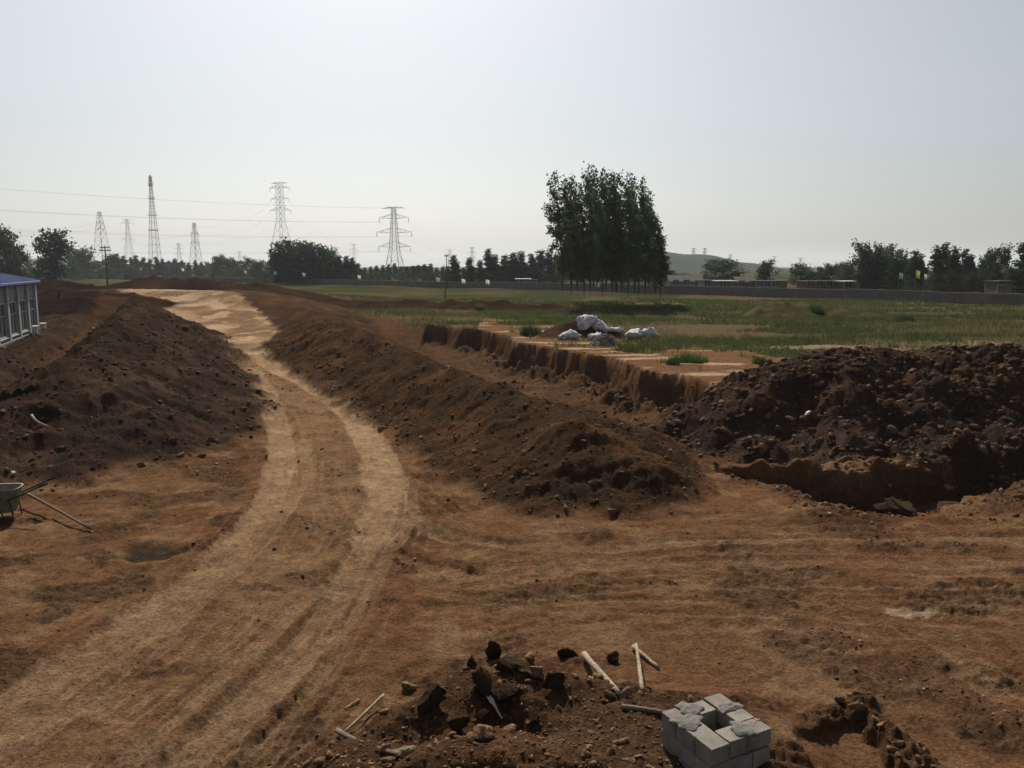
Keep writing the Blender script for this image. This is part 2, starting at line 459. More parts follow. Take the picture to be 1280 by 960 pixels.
def mat_ground():
    m, nt, b = new_mat('earth')
    N, L = nt.nodes, nt.links
    at_ = N.new('ShaderNodeAttribute')
    at_.attribute_name = 'tint'
    geo = N.new('ShaderNodeNewGeometry')
    n1 = N.new('ShaderNodeTexNoise')
    n1.inputs['Scale'].default_value = 4.0
    n1.inputs['Detail'].default_value = 8
    n1.inputs['Roughness'].default_value = .75
    L.new(geo.outputs['Position'], n1.inputs['Vector'])
    mr = N.new('ShaderNodeMapRange')
    mr.inputs['From Min'].default_value = .28
    mr.inputs['From Max'].default_value = .72
    mr.inputs['To Min'].default_value = .5
    mr.inputs['To Max'].default_value = 1.5
    L.new(n1.outputs['Fac'], mr.inputs['Value'])
    mx = N.new('ShaderNodeVectorMath')
    mx.operation = 'SCALE'
    L.new(at_.outputs['Color'], mx.inputs[0])
    L.new(mr.outputs[0], mx.inputs['Scale'])
    n3 = N.new('ShaderNodeTexNoise')
    n3.inputs['Scale'].default_value = 19.0
    n3.inputs['Detail'].default_value = 4
    n3.inputs['Roughness'].default_value = .8
    L.new(geo.outputs['Position'], n3.inputs['Vector'])
    m3 = N.new('ShaderNodeMapRange')
    m3.inputs['From Min'].default_value = .36
    m3.inputs['From Max'].default_value = .58
    m3.inputs['To Min'].default_value = .55
    m3.inputs['To Max'].default_value = 1.12
    L.new(n3.outputs['Fac'], m3.inputs['Value'])
    mx3 = N.new('ShaderNodeVectorMath')
    mx3.operation = 'SCALE'
    L.new(mx.outputs[0], mx3.inputs[0])
    L.new(m3.outputs[0], mx3.inputs['Scale'])
    L.new(mx3.outputs[0], b.inputs['Base Color'])
    b.inputs['Roughness'].default_value = .97
    b.inputs['Specular IOR Level'].default_value = 0.0
    n2 = N.new('ShaderNodeTexNoise')
    n2.inputs['Scale'].default_value = 14.0
    n2.inputs['Detail'].default_value = 7
    n2.inputs['Roughness'].default_value = .7
    L.new(geo.outputs['Position'], n2.inputs['Vector'])
    bp = N.new('ShaderNodeBump')
    bp.inputs['Strength'].default_value = 1.0
    bp.inputs['Distance'].default_value = .09
    L.new(n2.outputs['Fac'], bp.inputs['Height'])
    L.new(bp.outputs[0], b.inputs['Normal'])
    return m

def mat_leaf(name, col, trans=.35, attr=True):
    m, nt, b = new_mat(name)
    N, L = nt.nodes, nt.links
    out = nt.nodes['Material Output']
    oi = N.new('ShaderNodeObjectInfo')
    geo = N.new('ShaderNodeNewGeometry')
    no = N.new('ShaderNodeTexNoise')
    no.inputs['Scale'].default_value = .9
    no.inputs['Detail'].default_value = 3
    L.new(geo.outputs['Position'], no.inputs['Vector'])
    rp = N.new('ShaderNodeValToRGB')
    rp.color_ramp.elements[0].position = .3
    rp.color_ramp.elements[1].position = .7
    rp.color_ramp.elements[0].color = (col[0] * .65, col[1] * .7, col[2] * .7, 1)
    rp.color_ramp.elements[1].color = (col[0] * 1.35, col[1] * 1.25, col[2] * 1.15, 1)
    L.new(no.outputs['Fac'], rp.inputs['Fac'])
    hs = N.new('ShaderNodeHueSaturation')
    mr = N.new('ShaderNodeMapRange')
    mr.inputs['To Min'].default_value = .75
    mr.inputs['To Max'].default_value = 1.25
    L.new(oi.outputs['Random'], mr.inputs['Value'])
    L.new(mr.outputs[0], hs.inputs['Value'])
    L.new(rp.outputs[0], hs.inputs['Color'])
    df = N.new('ShaderNodeBsdfDiffuse')
    tr = N.new('ShaderNodeBsdfTranslucent')
    L.new(hs.outputs[0], df.inputs['Color'])
    L.new(hs.outputs[0], tr.inputs['Color'])
    mi = N.new('ShaderNodeMixShader')
    mi.inputs[0].default_value = trans
    L.new(df.outputs[0], mi.inputs[1])
    L.new(tr.outputs[0], mi.inputs[2])
    L.new(mi.outputs[0], out.inputs['Surface'])
    nt.nodes.remove(b)
    return m

def mat_clods(name, cols):
    m, nt, b = new_mat(name)
    N, L = nt.nodes, nt.links
    geo = N.new('ShaderNodeNewGeometry')
    rp = N.new('ShaderNodeValToRGB')
    while len(rp.color_ramp.elements) < len(cols):
        rp.color_ramp.elements.new(.5)
    for i, c in enumerate(cols):
        rp.color_ramp.elements[i].position = i / (len(cols) - 1)
        rp.color_ramp.elements[i].color = (*c, 1)
    L.new(geo.outputs['Random Per Island'], rp.inputs['Fac'])
    no = N.new('ShaderNodeTexNoise')
    no.inputs['Scale'].default_value = 14
    no.inputs['Detail'].default_value = 6
    L.new(geo.outputs['Position'], no.inputs['Vector'])
    mr = N.new('ShaderNodeMapRange')
    mr.inputs['From Min'].default_value = .3
    mr.inputs['From Max'].default_value = .7
    mr.inputs['To Min'].default_value = .6
    mr.inputs['To Max'].default_value = 1.4
    L.new(no.outputs['Fac'], mr.inputs['Value'])
    mx = N.new('ShaderNodeVectorMath')
    mx.operation = 'SCALE'
    L.new(rp.outputs[0], mx.inputs[0])
    L.new(mr.outputs[0], mx.inputs['Scale'])
    L.new(mx.outputs[0], b.inputs['Base Color'])
    b.inputs['Roughness'].default_value = .97
    b.inputs['Specular IOR Level'].default_value = 0.0
    bp = N.new('ShaderNodeBump')
    bp.inputs['Strength'].default_value = .7
    bp.inputs['Distance'].default_value = .04
    n2 = N.new('ShaderNodeTexNoise')
    n2.inputs['Scale'].default_value = 30
    n2.inputs['Detail'].default_value = 5
    L.new(geo.outputs['Position'], n2.inputs['Vector'])
    L.new(n2.outputs['Fac'], bp.inputs['Height'])
    L.new(bp.outputs[0], b.inputs['Normal'])
    return m

M = {}
M['earth'] = mat_ground()
M['clod'] = mat_clods('clod_earth', [(.07, .040, .022), (.10, .056, .030), (.14, .077, .041), (.11, .060, .032), (.19, .12, .07)])
M['clod_dark'] = mat_clods('clod_dark_earth', [(.045, .030, .020), (.062, .040, .026), (.09, .055, .034), (.07, .044, .028), (.15, .10, .065)])
M['lump'] = mat_basic('dark_lump_earth', (.05, .032, .02), .97, .45, 5, .9, bscale=22)
M['stone'] = mat_basic('pale_stone', (.22, .165, .11), .9, .3, 8, .5)
M['gravel'] = mat_basic('grey_gravel', (.14, .115, .088), .95, .3, 9, .5)
M['concrete'] = mat_basic('concrete_block', (.215, .198, .172), .95, .30, 4, .6, bscale=60)
M['mortar'] = mat_basic('mortar', (.15, .14, .125), .95, .22, 12, .6, bscale=50)
M['wood'] = mat_basic('stripped_wood', (.27, .22, .16), .9, .4, 14, .5)
M['wood_dark'] = mat_basic('weathered_wood', (.14, .115, .085), .9, .3, 14, .4)
M['bark'] = mat_basic('bark', (.085, .07, .055), .95, .3, 4, .5)
M['leaf'] = mat_leaf('poplar_leaf', (.058, .080, .040), .35)
M['leaf_far'] = mat_leaf('tree_leaf', (.040, .057, .031), .3)
M['leaf_pale'] = mat_leaf('pale_tree_leaf', (.05, .068, .036), .3)
M['grass'] = mat_leaf('grass', (.062, .074, .028), .4)
M['weed'] = mat_leaf('weed', (.05, .085, .026), .4)
M['dry'] = mat_leaf('dry_weed', (.19, .16, .08), .35)
M['steel'] = mat_basic('galvanised_steel', (.42, .43, .44), .6, .15, 2, 0, .3)
M['steel_dark'] = mat_basic('dark_steel', (.11, .12, .13), .6, .15, 2, 0, .3)
M['wire'] = mat_basic('conductor', (.16, .165, .17), .6, .1, 1, 0, .3)
M['panel'] = mat_basic('pale_cladding', (.25, .246, .235), .75, .12, 3, .05, dirt=(.16, .155, .145))
M['pilaster'] = mat_basic('white_pilaster', (.33, .32, .31), .75, .1, 3, .05)
M['blue'] = mat_basic('blue_sheet_roof', (.022, .075, .26), .5, .15, 1.5, 0)
M['glass'] = mat_basic('dark_window_glass', (.035, .042, .05), .12, .1, 1, 0, spec=.6)
M['frame'] = mat_basic('window_frame', (.32, .33, .34), .5, .1, 3, 0)
M['ac'] = mat_basic('ac_casing', (.45, .44, .42), .6, .08, 4, 0)
M['black'] = mat_basic('black_grille', (.03, .03, .032), .6, .1, 4, 0)
M['brick'] = mat_basic('boundary_wall_brick', (.15, .125, .115), .92, .2, .6, .1)
M['coping'] = mat_basic('wall_coping', (.22, .21, .20), .9, .15, .8, .1)
M['brick_red'] = mat_basic('village_brick', (.11, .07, .058), .92, .25, .5, .1)
M['plaster'] = mat_basic('grey_plaster', (.18, .18, .185), .9, .2, .4, .05)
M['whiteroof'] = mat_basic('white_sheet_roof', (.5, .5, .49), .5, .1, .6, 0)
M['tile'] = mat_basic('grey_roof_tile', (.09, .086, .083), .85, .2, 1, .1)
M['cloth'] = mat_leaf('white_cloth', (.75, .76, .74), .45)
M['cloth_y'] = mat_leaf('yellow_green_board', (.62, .70, .22), .3)
M['cloth_c'] = mat_leaf('pale_cyan_board', (.45, .70, .66), .3)
M['sack'] = mat_basic('white_woven_sack', (.46, .44, .48), .8, .22, 4, .6, bscale=30)
M['hill'] = mat_basic('hill_scrub', (.016, .021, .015), .97, .3, .02, 0)
M['olive'] = mat_basic('olive_paint', (.13, .13, .065), .6, .3, 6, .1)
M['tub'] = mat_basic('worn_metal_tub', (.14, .145, .12), .6, .3, 6, .1)
M['rubber'] = mat_basic('rubber', (.03, .03, .03), .85, .2, 10, .1)
M['stamp'] = mat_basic('red_stamp_ink', (.42, .19, .17), .9, .2, 20, 0)
M['ink'] = mat_basic('grey_stamp_ink', (.20, .19, .19), .9, .2, 20, 0)
M['plastic'] = mat_basic('white_plastic', (.42, .39, .33), .4, .15, 9, .1)

# ------------------------------------------------------------------ mesh builders
def mesh_np(name, V, Fq, smooth=False):
    """V (n,3), Fq (m,k) all faces the same size"""
    V = np.asarray(V, np.float32)
    Fq = np.asarray(Fq, np.int32)
    me = bpy.data.meshes.new(name)
    n, k = Fq.shape
    me.vertices.add(len(V))
    me.vertices.foreach_set('co', V.ravel())
    me.loops.add(n * k)
    me.loops.foreach_set('vertex_index', Fq.ravel())
    me.polygons.add(n)
    me.polygons.foreach_set('loop_start', np.arange(0, n * k, k, dtype=np.int32))
    me.polygons.foreach_set('loop_total', np.full(n, k, np.int32))
    if smooth:
        me.polygons.foreach_set('use_smooth', np.ones(n, bool))
    me.update(calc_edges=True)
    return me

class MB:
    def __init__(s):
        s.v, s.f = [], []
    def add(s, V, Fs):
        o = len(s.v)
        s.v += [tuple(map(float, p)) for p in V]
        s.f += [tuple(i + o for i in f) for f in Fs]
        return s
    def box(s, c, size, rz=0.0, taper=1.0):
        cx, cy, cz = c
        hx, hy, hz = size[0] / 2, size[1] / 2, size[2] / 2
        ca, sa = math.cos(rz), math.sin(rz)
        V = []
        for k, (sx, sy, szz) in enumerate([(-1, -1, -1), (1, -1, -1), (1, 1, -1), (-1, 1, -1), (-1, -1, 1), (1, -1, 1), (1, 1, 1), (-1, 1, 1)]):
            t = taper if szz > 0 else 1
            x, y = sx * hx * t, sy * hy * t
            V.append((cx + x * ca - y * sa, cy + x * sa + y * ca, cz + szz * hz))
        return s.add(V, [(0, 3, 2, 1), (4, 5, 6, 7), (0, 1, 5, 4), (1, 2, 6, 5), (2, 3, 7, 6), (3, 0, 4, 7)])
    def bar(s, a, b, w, w2=None):
        """square bar between two points"""
        a, b = Vector(a), Vector(b)
        d = (b - a)
        if d.length < 1e-6:
            return s
        d.normalize()
        u = d.cross(Vector((0, 0, 1)) if abs(d.z) < .95 else Vector((1, 0, 0))).normalized()
        v = d.cross(u)
        w2 = w2 or w
        V = []
        for p, q in ((a, w), (b, w2)):
            for x, y in ((-1, -1), (1, -1), (1, 1), (-1, 1)):
                V.append(p + u * x * q / 2 + v * y * q / 2)
        return s.add(V, [(0, 1, 5, 4), (1, 2, 6, 5), (2, 3, 7, 6), (3, 0, 4, 7), (3, 2, 1, 0), (4, 5, 6, 7)])
    def tube(s, pts, rad, n=8, caps=True):
        pts = [Vector(p) for p in pts]
        rings = []
        pu = None
        for i, p in enumerate(pts):
            d = (pts[min(i + 1, len(pts) - 1)] - pts[max(i - 1, 0)]).normalized()
            u = d.cross(Vector((0, 0, 1)) if abs(d.z) < .9 else Vector((1, 0, 0))).normalized()
            v = d.cross(u)
            r = rad[i] if hasattr(rad, '__len__') else rad
            rings.append([p + (u * math.cos(2 * math.pi * k / n) + v * math.sin(2 * math.pi * k / n)) * r for k in range(n)])
        V = [q for r in rings for q in r]
        Fs = []
        for i in range(len(pts) - 1):
            for k in range(n):
                a, b = i * n + k, i * n + (k + 1) % n
                Fs.append((a, b, b + n, a + n))
        if caps:
            Fs.append(tuple(range(n))[::-1])
            Fs.append(tuple((len(pts) - 1) * n + k for k in range(n)))
        return s.add(V, Fs)
    def mesh(s, name, smooth=False):
        me = bpy.data.meshes.new(name)
        me.from_pydata(s.v, [], s.f)
        if smooth:
            for p in me.polygons:
                p.use_smooth = True
        me.update()
        return me
    def build(s, name, mat, parent=None, smooth=False):
        return link(name, s.mesh(name, smooth), mat, parent)

def link(name, me, mat=None, parent=None):
    if mat is not None and not len(me.materials):
        me.materials.append(mat)
    o = bpy.data.objects.new(name, me)
    C.objects.link(o)
    if parent is not None:
        o.parent = parent
    return o

def empty(name, loc, rz=0.0):
    o = bpy.data.objects.new(name, None)
    C.objects.link(o)
    o.location = loc
    o.rotation_euler = (0, 0, rz)
    o.empty_display_size = .2
    return o

def tag(o, label=None, cat=None, group=None, kind=None):
    if label:
        o['label'] = label
    if cat:
        o['category'] = cat
    if group:
        o['group'] = group
    if kind:
        o['kind'] = kind
    return o

def copy_tree(o, parent=None):
    c = o.copy()
    C.objects.link(c)
    c.parent = parent
    for ch in list(o.children):
        copy_tree(ch, c)
    return c

# ------------------------------------------------------------------ the ground sheet
NC, NR = 960, 720
u_in = np.linspace(-.72, .72, NC)
u_out = .72 + np.geomspace(.01, 2.6, 26)
U = np.concatenate([-u_out[::-1], u_in, u_out])
yr = np.geomspace(5.0, 132.0, NR) - 2.0 + 2.0
yr = np.concatenate([np.geomspace(2.0, 5.0, 14)[:-1], yr, np.geomspace(132, 5600, 60)[1:]])
GX = U[None, :] * (yr[:, None] + 2.0)
GY = np.repeat(yr[:, None], len(U), 1)
nr, nc = GX.shape
Z, K = terrain(GX.ravel(), GY.ravel())
Xf, Yf = GX.ravel(), GY.ravel()
ZG = Z.reshape(nr, nc)

def gzs(x, y, G=None):
    """height (or another sheet value) bilinearly read from the ground sheet"""
    G = ZG if G is None else G
    x, y = np.asarray(x, float), np.asarray(y, float)
    r = np.clip(np.interp(y, yr, np.arange(nr)), 0, nr - 1.001)
    c = np.clip(np.interp(x / (y + 2.0), U, np.arange(nc)), 0, nc - 1.001)
    r0, c0 = r.astype(int), c.astype(int)
    fr, fc = r - r0, c - c0
    return (G[r0, c0] * (1 - fr) * (1 - fc) + G[r0 + 1, c0] * fr * (1 - fc) + G[r0, c0 + 1] * (1 - fr) * fc + G[r0 + 1, c0 + 1] * fr * fc)

def gz(x, y):
    return float(gzs(np.array([x]), np.array([y]))[0])

def on(px, py):
    """the terrain point seen at this place of the picture"""
    d = ray(px, py)
    ts = np.geomspace(6.0, 500, 4000)
    P = d[None] * ts[:, None]
    z = gzs(P[:, 0], P[:, 1])
    below = np.nonzero(CAMZ + P[:, 2] < z)[0]
    i = below[0] if len(below) else len(ts) - 1
    return Vector((P[i, 0], P[i, 1], float(z[i])))
V = np.stack([Xf, Yf, Z], 1)

# own colours of the ground materials, with shade painted into the right trench
def lerp(a, b, t):
    return a + (b - a) * t[:, None]
c_dirt = np.array((.134, .072, .037))
c_red = np.array((.132, .064, .033))
c_dry = np.array((.205, .128, .071))
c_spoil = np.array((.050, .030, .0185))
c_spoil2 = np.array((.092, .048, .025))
c_sand = np.array((.32, .212, .127))
c_pale = np.array((.40, .29, .19))
c_ash = np.array((.02, .017, .014))
c_grass = np.array((.036, .046, .018))
c_grass2 = np.array((.066, .060, .027))
c_fieldsoil = np.array((.085, .06, .034))
v1 = sstep(-.5, .6, fbm(Xf, Yf, 3.5, 4, 101))
v2 = sstep(-.3, .5, fbm(Xf * .9, Yf * 1.1, 1.2, 5, 102))
v3 = sstep(.0, .6, fbm(Xf * .9, Yf * 1.1, 1.6, 5, 103, .6))
col = lerp(np.repeat(c_dirt[None], len(Xf), 0), c_red[None], v1)
col = lerp(col, c_dry[None], v3 * .55)
col = lerp(col, c_spoil[None], K['broken'] * .55)
col = lerp(col, c_spoil[None] * 1.1, K['ruts'] * .25 * v2)
# field
fld = K['plat'] * (1 - K['any']) * sstep(-.2, 1.2, K['sd'])
edge_bare = sstep(1.0, 14.0, K['sd'] + 6 * fbm(Xf, Yf, 9, 3, 110))
edge_bare = np.where(Xf < -3, np.maximum(edge_bare, .9), edge_bare)
gleft = sstep(-3, 5, Xf + 13.5 + .42 * (Yf - 84) + 3 * perlin(Xf / 6, Yf / 6, 115))
edge_bare = edge_bare * gleft
bt = gp(925, 452, .8)
btd = np.hypot((Xf - bt[0] + .15 * (Yf - bt[1])) / 4.2, (Yf - bt[1]) / 6.5) + .45 * fbm(Xf, Yf, 3, 3, 116)
edge_bare = edge_bare * sstep(.75, 1.1, btd)
bt2 = gp(1010, 404, .8)
btd2 = np.hypot((Xf - bt2[0]) / 13, (Yf - bt2[1]) / 1.8) + .5 * fbm(Xf * .5, Yf, 3, 3, 117)
edge_bare = edge_bare * (.35 + .65 * sstep(.7, 1.2, btd2))
gcol = lerp(np.repeat(c_grass[None], len(Xf), 0), c_grass2[None], sstep(-.35, .45, fbm(Xf * .35, Yf, 9, 4, 111)))
gcol = lerp(gcol, c_fieldsoil[None] * 1.25, sstep(.0, .42, fbm(Xf * .3, Yf, 6, 4, 112)) * .85)
bare = lerp(np.repeat(c_dirt[None], len(Xf), 0) * 1.05, c_pale[None] * .9, sstep(.15, .5, fbm(Xf * .3, Yf * 1.2, 2.2, 3, 113)))
bare = bare + (c_spoil[None] * 1.15 - bare) * ((1 - gleft) * (Xf < 0))[:, None]
fcol = bare + (gcol - bare) * edge_bare[:, None]
strip = sstep(.25, .45, fbm(Xf * .06, Yf * .6, 4.5, 2, 114)) * sstep(45, 55, Yf) * (Yf < 120) * (Xf > 3)
fcol = lerp(fcol, c_pale[None] * .75, strip * .6)
col = col + (fcol - col) * fld[:, None]
behind = (1 - sstep(-6, -1, Xf)) * sstep(38, 46, Yf) * (1 - K['plat']) * (Yf < 135)
col = col + (c_spoil2[None] * .85 - col) * behind[:, None] * .8
farm = sstep(128, 150, Yf) * np.maximum(gleft, sstep(170, 230, Yf))
col = col + (gcol * .8 - col) * farm[:, None]
GRASSM = fld * edge_bare
# spoil
sp = lerp(np.repeat(c_spoil[None], len(Xf), 0), c_spoil2[None], sstep(-.1, .6, fbm(Xf, Yf, 2.6, 4, 120)) * .8)
rmask = np.maximum(K['heaps']['right'], np.maximum(K['heaps']['left'] * .75, K['heaps']['hallbank'] * .8))
sp = sp + (sp.mean(1, keepdims=True) * np.array((1.32, .94, .74))[None] * .82 - sp) * (rmask * .8)[:, None]
hs_ = np.clip(K['any'] + K['fore'] * .75 + K['gravel'] * .4, 0, 1)
hs_ = np.where(Yf > 85, hs_ * .9, hs_)
sp = sp * (1 - .6 * np.maximum(K['heaps']['bank'], K['heaps']['backheap']))[:, None]
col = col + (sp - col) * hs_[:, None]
rub = K['heaps']['rubble']
col = col + (gcol * (.7 + .6 * v2)[:, None] - col) * (rub * .8)[:, None]
leftwild = (1 - sstep(-17, -13, Xf + .30 * (Yf - 30))) * (Yf > 24) * (1 - K['upper']) * (1 - K['road']) * (Yf < 170)
col = col + (sp * .85 - col) * (leftwild * .85)[:, None]
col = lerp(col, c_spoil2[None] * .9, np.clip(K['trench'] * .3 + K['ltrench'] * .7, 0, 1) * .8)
col = lerp(col, c_spoil[None] * 1.1, K['trench'] * .8)  # painted shade: right trench walls and floor tinted darker than the dug soil
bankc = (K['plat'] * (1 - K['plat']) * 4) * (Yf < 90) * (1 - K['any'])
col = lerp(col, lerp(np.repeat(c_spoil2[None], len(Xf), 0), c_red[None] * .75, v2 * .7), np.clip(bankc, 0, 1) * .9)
col = lerp(col, c_spoil2[None], np.clip(K['talus'] * 2, 0, 1) * .7)
exc_c = sstep(-9, -4, K['sd']) * (1 - K['plat']) * (1 - K['any']) * (Yf > 24) * (Yf < 80) * sstep(-13, -9, Xf)
col = col + (lerp(np.repeat((c_spoil * 1.15)[None], len(Xf), 0), c_spoil2[None], v2) - col) * (exc_c * .85)[:, None]
# road
rd = K['road'] * (1 - K['any']) * (1 - K['fore'])
far_road = sstep(13, 24, Yf)
col = lerp(col, c_dry[None] * 1.05, rd * (.22 + .45 * far_road) * (.6 + .4 * v2))
col = lerp(col, c_sand[None], K['upper'] * (1 - K['any']) * (.12 + .75 * sstep(-.25, .45, fbm(Xf, Yf * .6, 5, 4, 123))))
col = lerp(col, c_pale[None], K['upper'] * (1 - K['any']) * sstep(.12, .4, fbm(Xf * 1.2, Yf * .5, 3, 3, 121)) * .7)
tkm = K['track'] * (1 - K['any'] * .9) * (1 - K['fore'])
col = lerp(col, lerp(np.repeat((c_sand * .88)[None], len(Xf), 0), c_sand[None] * 1.05, far_road), tkm * (.6 + .38 * v2) * (.75 + .25 * far_road))
col = lerp(col, c_dry[None] * 1.12, np.clip(K['streak'], 0, 1) * .75)
col = lerp(col, c_spoil2[None], np.clip(-K['streak'], 0, 1) * .45)
col = lerp(col, c_ash[None], K['pit'] * .8)
# pale scrape on the right
ps = gp(1138, 766)
dps = np.hypot((Xf - ps[0] + .45 * (Yf - ps[1]) * 2.2) / .62, (Yf - ps[1]) / .20) + .5 * perlin(Xf / .3, Yf / .3, 122)
col = lerp(col, c_pale[None], (1 - sstep(.4, 1.1, dps)) * .65)
col = np.clip(col, .01, .9)

ii = np.arange(nr * nc).reshape(nr, nc)
FQ = np.stack([ii[:-1, :-1], ii[:-1, 1:], ii[1:, 1:], ii[1:, :-1]], -1).reshape(-1, 4)
# vertex normals of the whole sheet so that its pieces meet without a seam
e1 = V[FQ[:, 2]] - V[FQ[:, 0]]
e2 = V[FQ[:, 3]] - V[FQ[:, 1]]
fn = np.cross(e1, e2)
VN = np.zeros_like(V)
for k in range(4):
    for a in range(3):
        VN[:, a] += np.bincount(FQ[:, k], fn[:, a], len(V))
VN /= np.linalg.norm(VN, axis=1, keepdims=True) + 1e-12

def fmean(a):
    return a[FQ].mean(1)
reg = np.zeros(len(FQ), int)                     # 0 ground
reg[fmean(K['plat']) > .55] = 1                  # field
reg[fmean(Yf) > 135] = 1
reg[fmean(np.maximum(K['road'], tkm)) > .5] = 2  # dirt track
names = {'hallbank': 11, 'backheap': 12, 'left': 3, 'middle': 4, 'right': 5, 'bank': 6, 'rubble': 7, 'pile': 8}
for k, i in names.items():
    reg[fmean(K['heaps'][k]) > .5] = i
reg[(fmean(K['fmound']) > .5)] = 9
reg[(fmean(K['lump']) > .5)] = 10
info = {
 0: ('ground', 'brown bare earth ground of the building site with wheel ruts', None, 'structure'),
 1: ('field', 'flat green and brown weedy field beyond the cut bank', None, 'structure'),
 2: ('dirt_track', 'pale sandy dirt track winding up to the left', None, 'structure'),
 3: ('spoil_heap', 'long dark spoil ridge on the left between the pale track and the blue-roofed building', 'earth heap', None),
 4: ('spoil_heap', 'long brown spoil ridge in the middle, right beside the pale track', 'earth heap', None),
 5: ('spoil_heap', 'broad dark spoil mound behind the trench on the right', 'earth heap', None),
 6: ('earth_bank', 'low dark far earth bank beyond the crest of the track', 'earth bank', None),
 7: ('spoil_heap', 'low overgrown brown earth mound far out in the right part of the field', 'earth heap', None),
 8: ('spoil_heap', 'small reddish earth heap directly behind the white sacks', 'earth heap', None),
 9: ('spoil_heap', 'low cloddy foreground heap of earth left of the concrete block square', 'earth heap', None),
 11: ('spoil_heap', 'dark spoil bank thrown up along the front of the blue-roofed hall', 'earth heap', None),
 12: ('spoil_heap', 'dark spoil heap beyond the far end of the blue-roofed hall', 'earth heap', None),
 10: ('rubble_ridge', 'low rubble ridge of the shallow dig right of the concrete block square', 'earth heap', None),
}
GROUND = {}
for r, (nm, lab, cat, kind) in info.items():
    fs = FQ[reg == r]
    if not len(fs):
        continue
    used, inv = np.unique(fs, return_inverse=True)
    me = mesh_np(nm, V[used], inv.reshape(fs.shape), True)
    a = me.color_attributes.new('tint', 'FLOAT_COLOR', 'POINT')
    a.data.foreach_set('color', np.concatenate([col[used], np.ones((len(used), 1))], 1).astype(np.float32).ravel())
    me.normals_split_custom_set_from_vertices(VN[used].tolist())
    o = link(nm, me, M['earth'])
    if kind == 'structure':
        tag(o, lab, None, None, 'structure')
    else:
        tag(o, lab, cat, 'earth heaps of the dig' if cat == 'earth heap' else None)
    GROUND[r] = o

# ------------------------------------------------------------------ loose earth: clods, pebbles
def ico(sub, seed, jit=.25, squash=(1, 1, .75)):
    import bmesh
    bm = bmesh.new()
    bmesh.ops.create_icosphere(bm, subdivisions=sub, radius=1.0)
    rg = np.random.default_rng(seed)
    P = np.array([v.co for v in bm.verts])
    # broken facets: cut the ball by a few random planes
    for k in range(11):
        n = rg.normal(size=3)
        n /= np.linalg.norm(n)
        o = rg.uniform(.30, .70)
        dd = P @ n
        P = P - np.outer(np.clip(dd - o, 0, None), n) * .95
    P = P * (1 + rg.uniform(-jit, jit, (len(P), 1)))
    P = P * np.array(squash) * rg.uniform(.8, 1.2, 3)
    Fs = np.array([[v.index for v in f.verts] for f in bm.faces])
    bm.free()
    return P, Fs

def scatter_mesh(name, P, S, templates, seed=0, sink=.35):
    """one mesh of many small lumps at points P with sizes S"""
    rg = np.random.default_rng(seed)
    VV, FF = [], []
    off = 0
    which = rg.integers(0, len(templates), len(P))
    for k, (tv, tf) in enumerate(templates):
        idx = np.nonzero(which == k)[0]
        if not len(idx):
            continue
        a = rg.uniform(0, 2 * np.pi, len(idx))
        ca, sa = np.cos(a)[:, None], np.sin(a)[:, None]
        b = rg.uniform(-.7, .7, len(idx))
        cb, sb = np.cos(b)[:, None], np.sin(b)[:, None]
        x, y, z = tv[:, 0][None], tv[:, 1][None], tv[:, 2][None]
        y2, z2 = y * cb - z * sb, y * sb + z * cb
        X2, Y2 = x * ca - y2 * sa, x * sa + y2 * ca
        s = S[idx][:, None]
        q = np.stack([X2 * s + P[idx, 0][:, None], Y2 * s + P[idx, 1][:, None], z2 * s + P[idx, 2][:, None] + s * (1 - 2 * sink) * .5], -1)
        n = len(tv)
        VV.append(q.reshape(-1, 3))
        FF.append((tf[None] + (np.arange(len(idx)) * n)[:, None, None] + off).reshape(-1, 3))
        off += len(idx) * n
    return mesh_np(name, np.concatenate(VV), np.concatenate(FF))

T0 = [ico(1, 500 + i, .12) for i in range(6)]
T0 = [(p, f) for p, f in T0]
Tlow = []
for i in range(8):
    rg = np.random.default_rng(600 + i)
    # squarish 8-vertex lumps of 12 triangles
    P = np.array([(x, y, z) for z in (-1, 1) for y in (-1, 1) for x in (-1, 1)], float) * .68
    P *= rg.uniform(.6, 1.25, (8, 3)) * np.array((1, 1, .75))
    Fs = np.array([(0, 2, 3), (0, 3, 1), (4, 5, 7), (4, 7, 6), (0, 1, 5), (0, 5, 4), (1, 3, 7), (1, 7, 5), (3, 2, 6), (3, 6, 7), (2, 0, 4), (2, 4, 6)])
    Tlow.append((P, Fs))

def sample_mask(mask, n, seed, ymin=6, ymax=60, p=1.0, ulim=.70):
    """random points where a sheet mask is high, spread evenly over the picture's ground"""
    rg = np.random.default_rng(seed)
    out = []
    got = 0
    G = mask.reshape(nr, nc)
    for _ in range(60):
        y = np.exp(rg.uniform(np.log(ymin), np.log(ymax), n))
        x = rg.uniform(-ulim, ulim, n) * (y + 2)
        k = gzs(x, y, G) ** p > rg.uniform(0, 1, n)
        out.append(np.stack([x[k], y[k]], 1))
        got += k.sum()
        if got >= n:
            break
    o = np.concatenate(out)[:n]
    return np.column_stack([o, gzs(o[:, 0], o[:, 1])])

big_me = []
for i in range(10):
    pv_, fv_ = ico(2, 700 + i, .07, (1, .85, .7))
    big_me.append(mesh_np('clod', pv_, fv_))
big_dark = []
for me in big_me:
    d = me.copy()
    d.materials.append(M['clod_dark'])
    big_dark.append(d)
    me.materials.append(M['clod'])

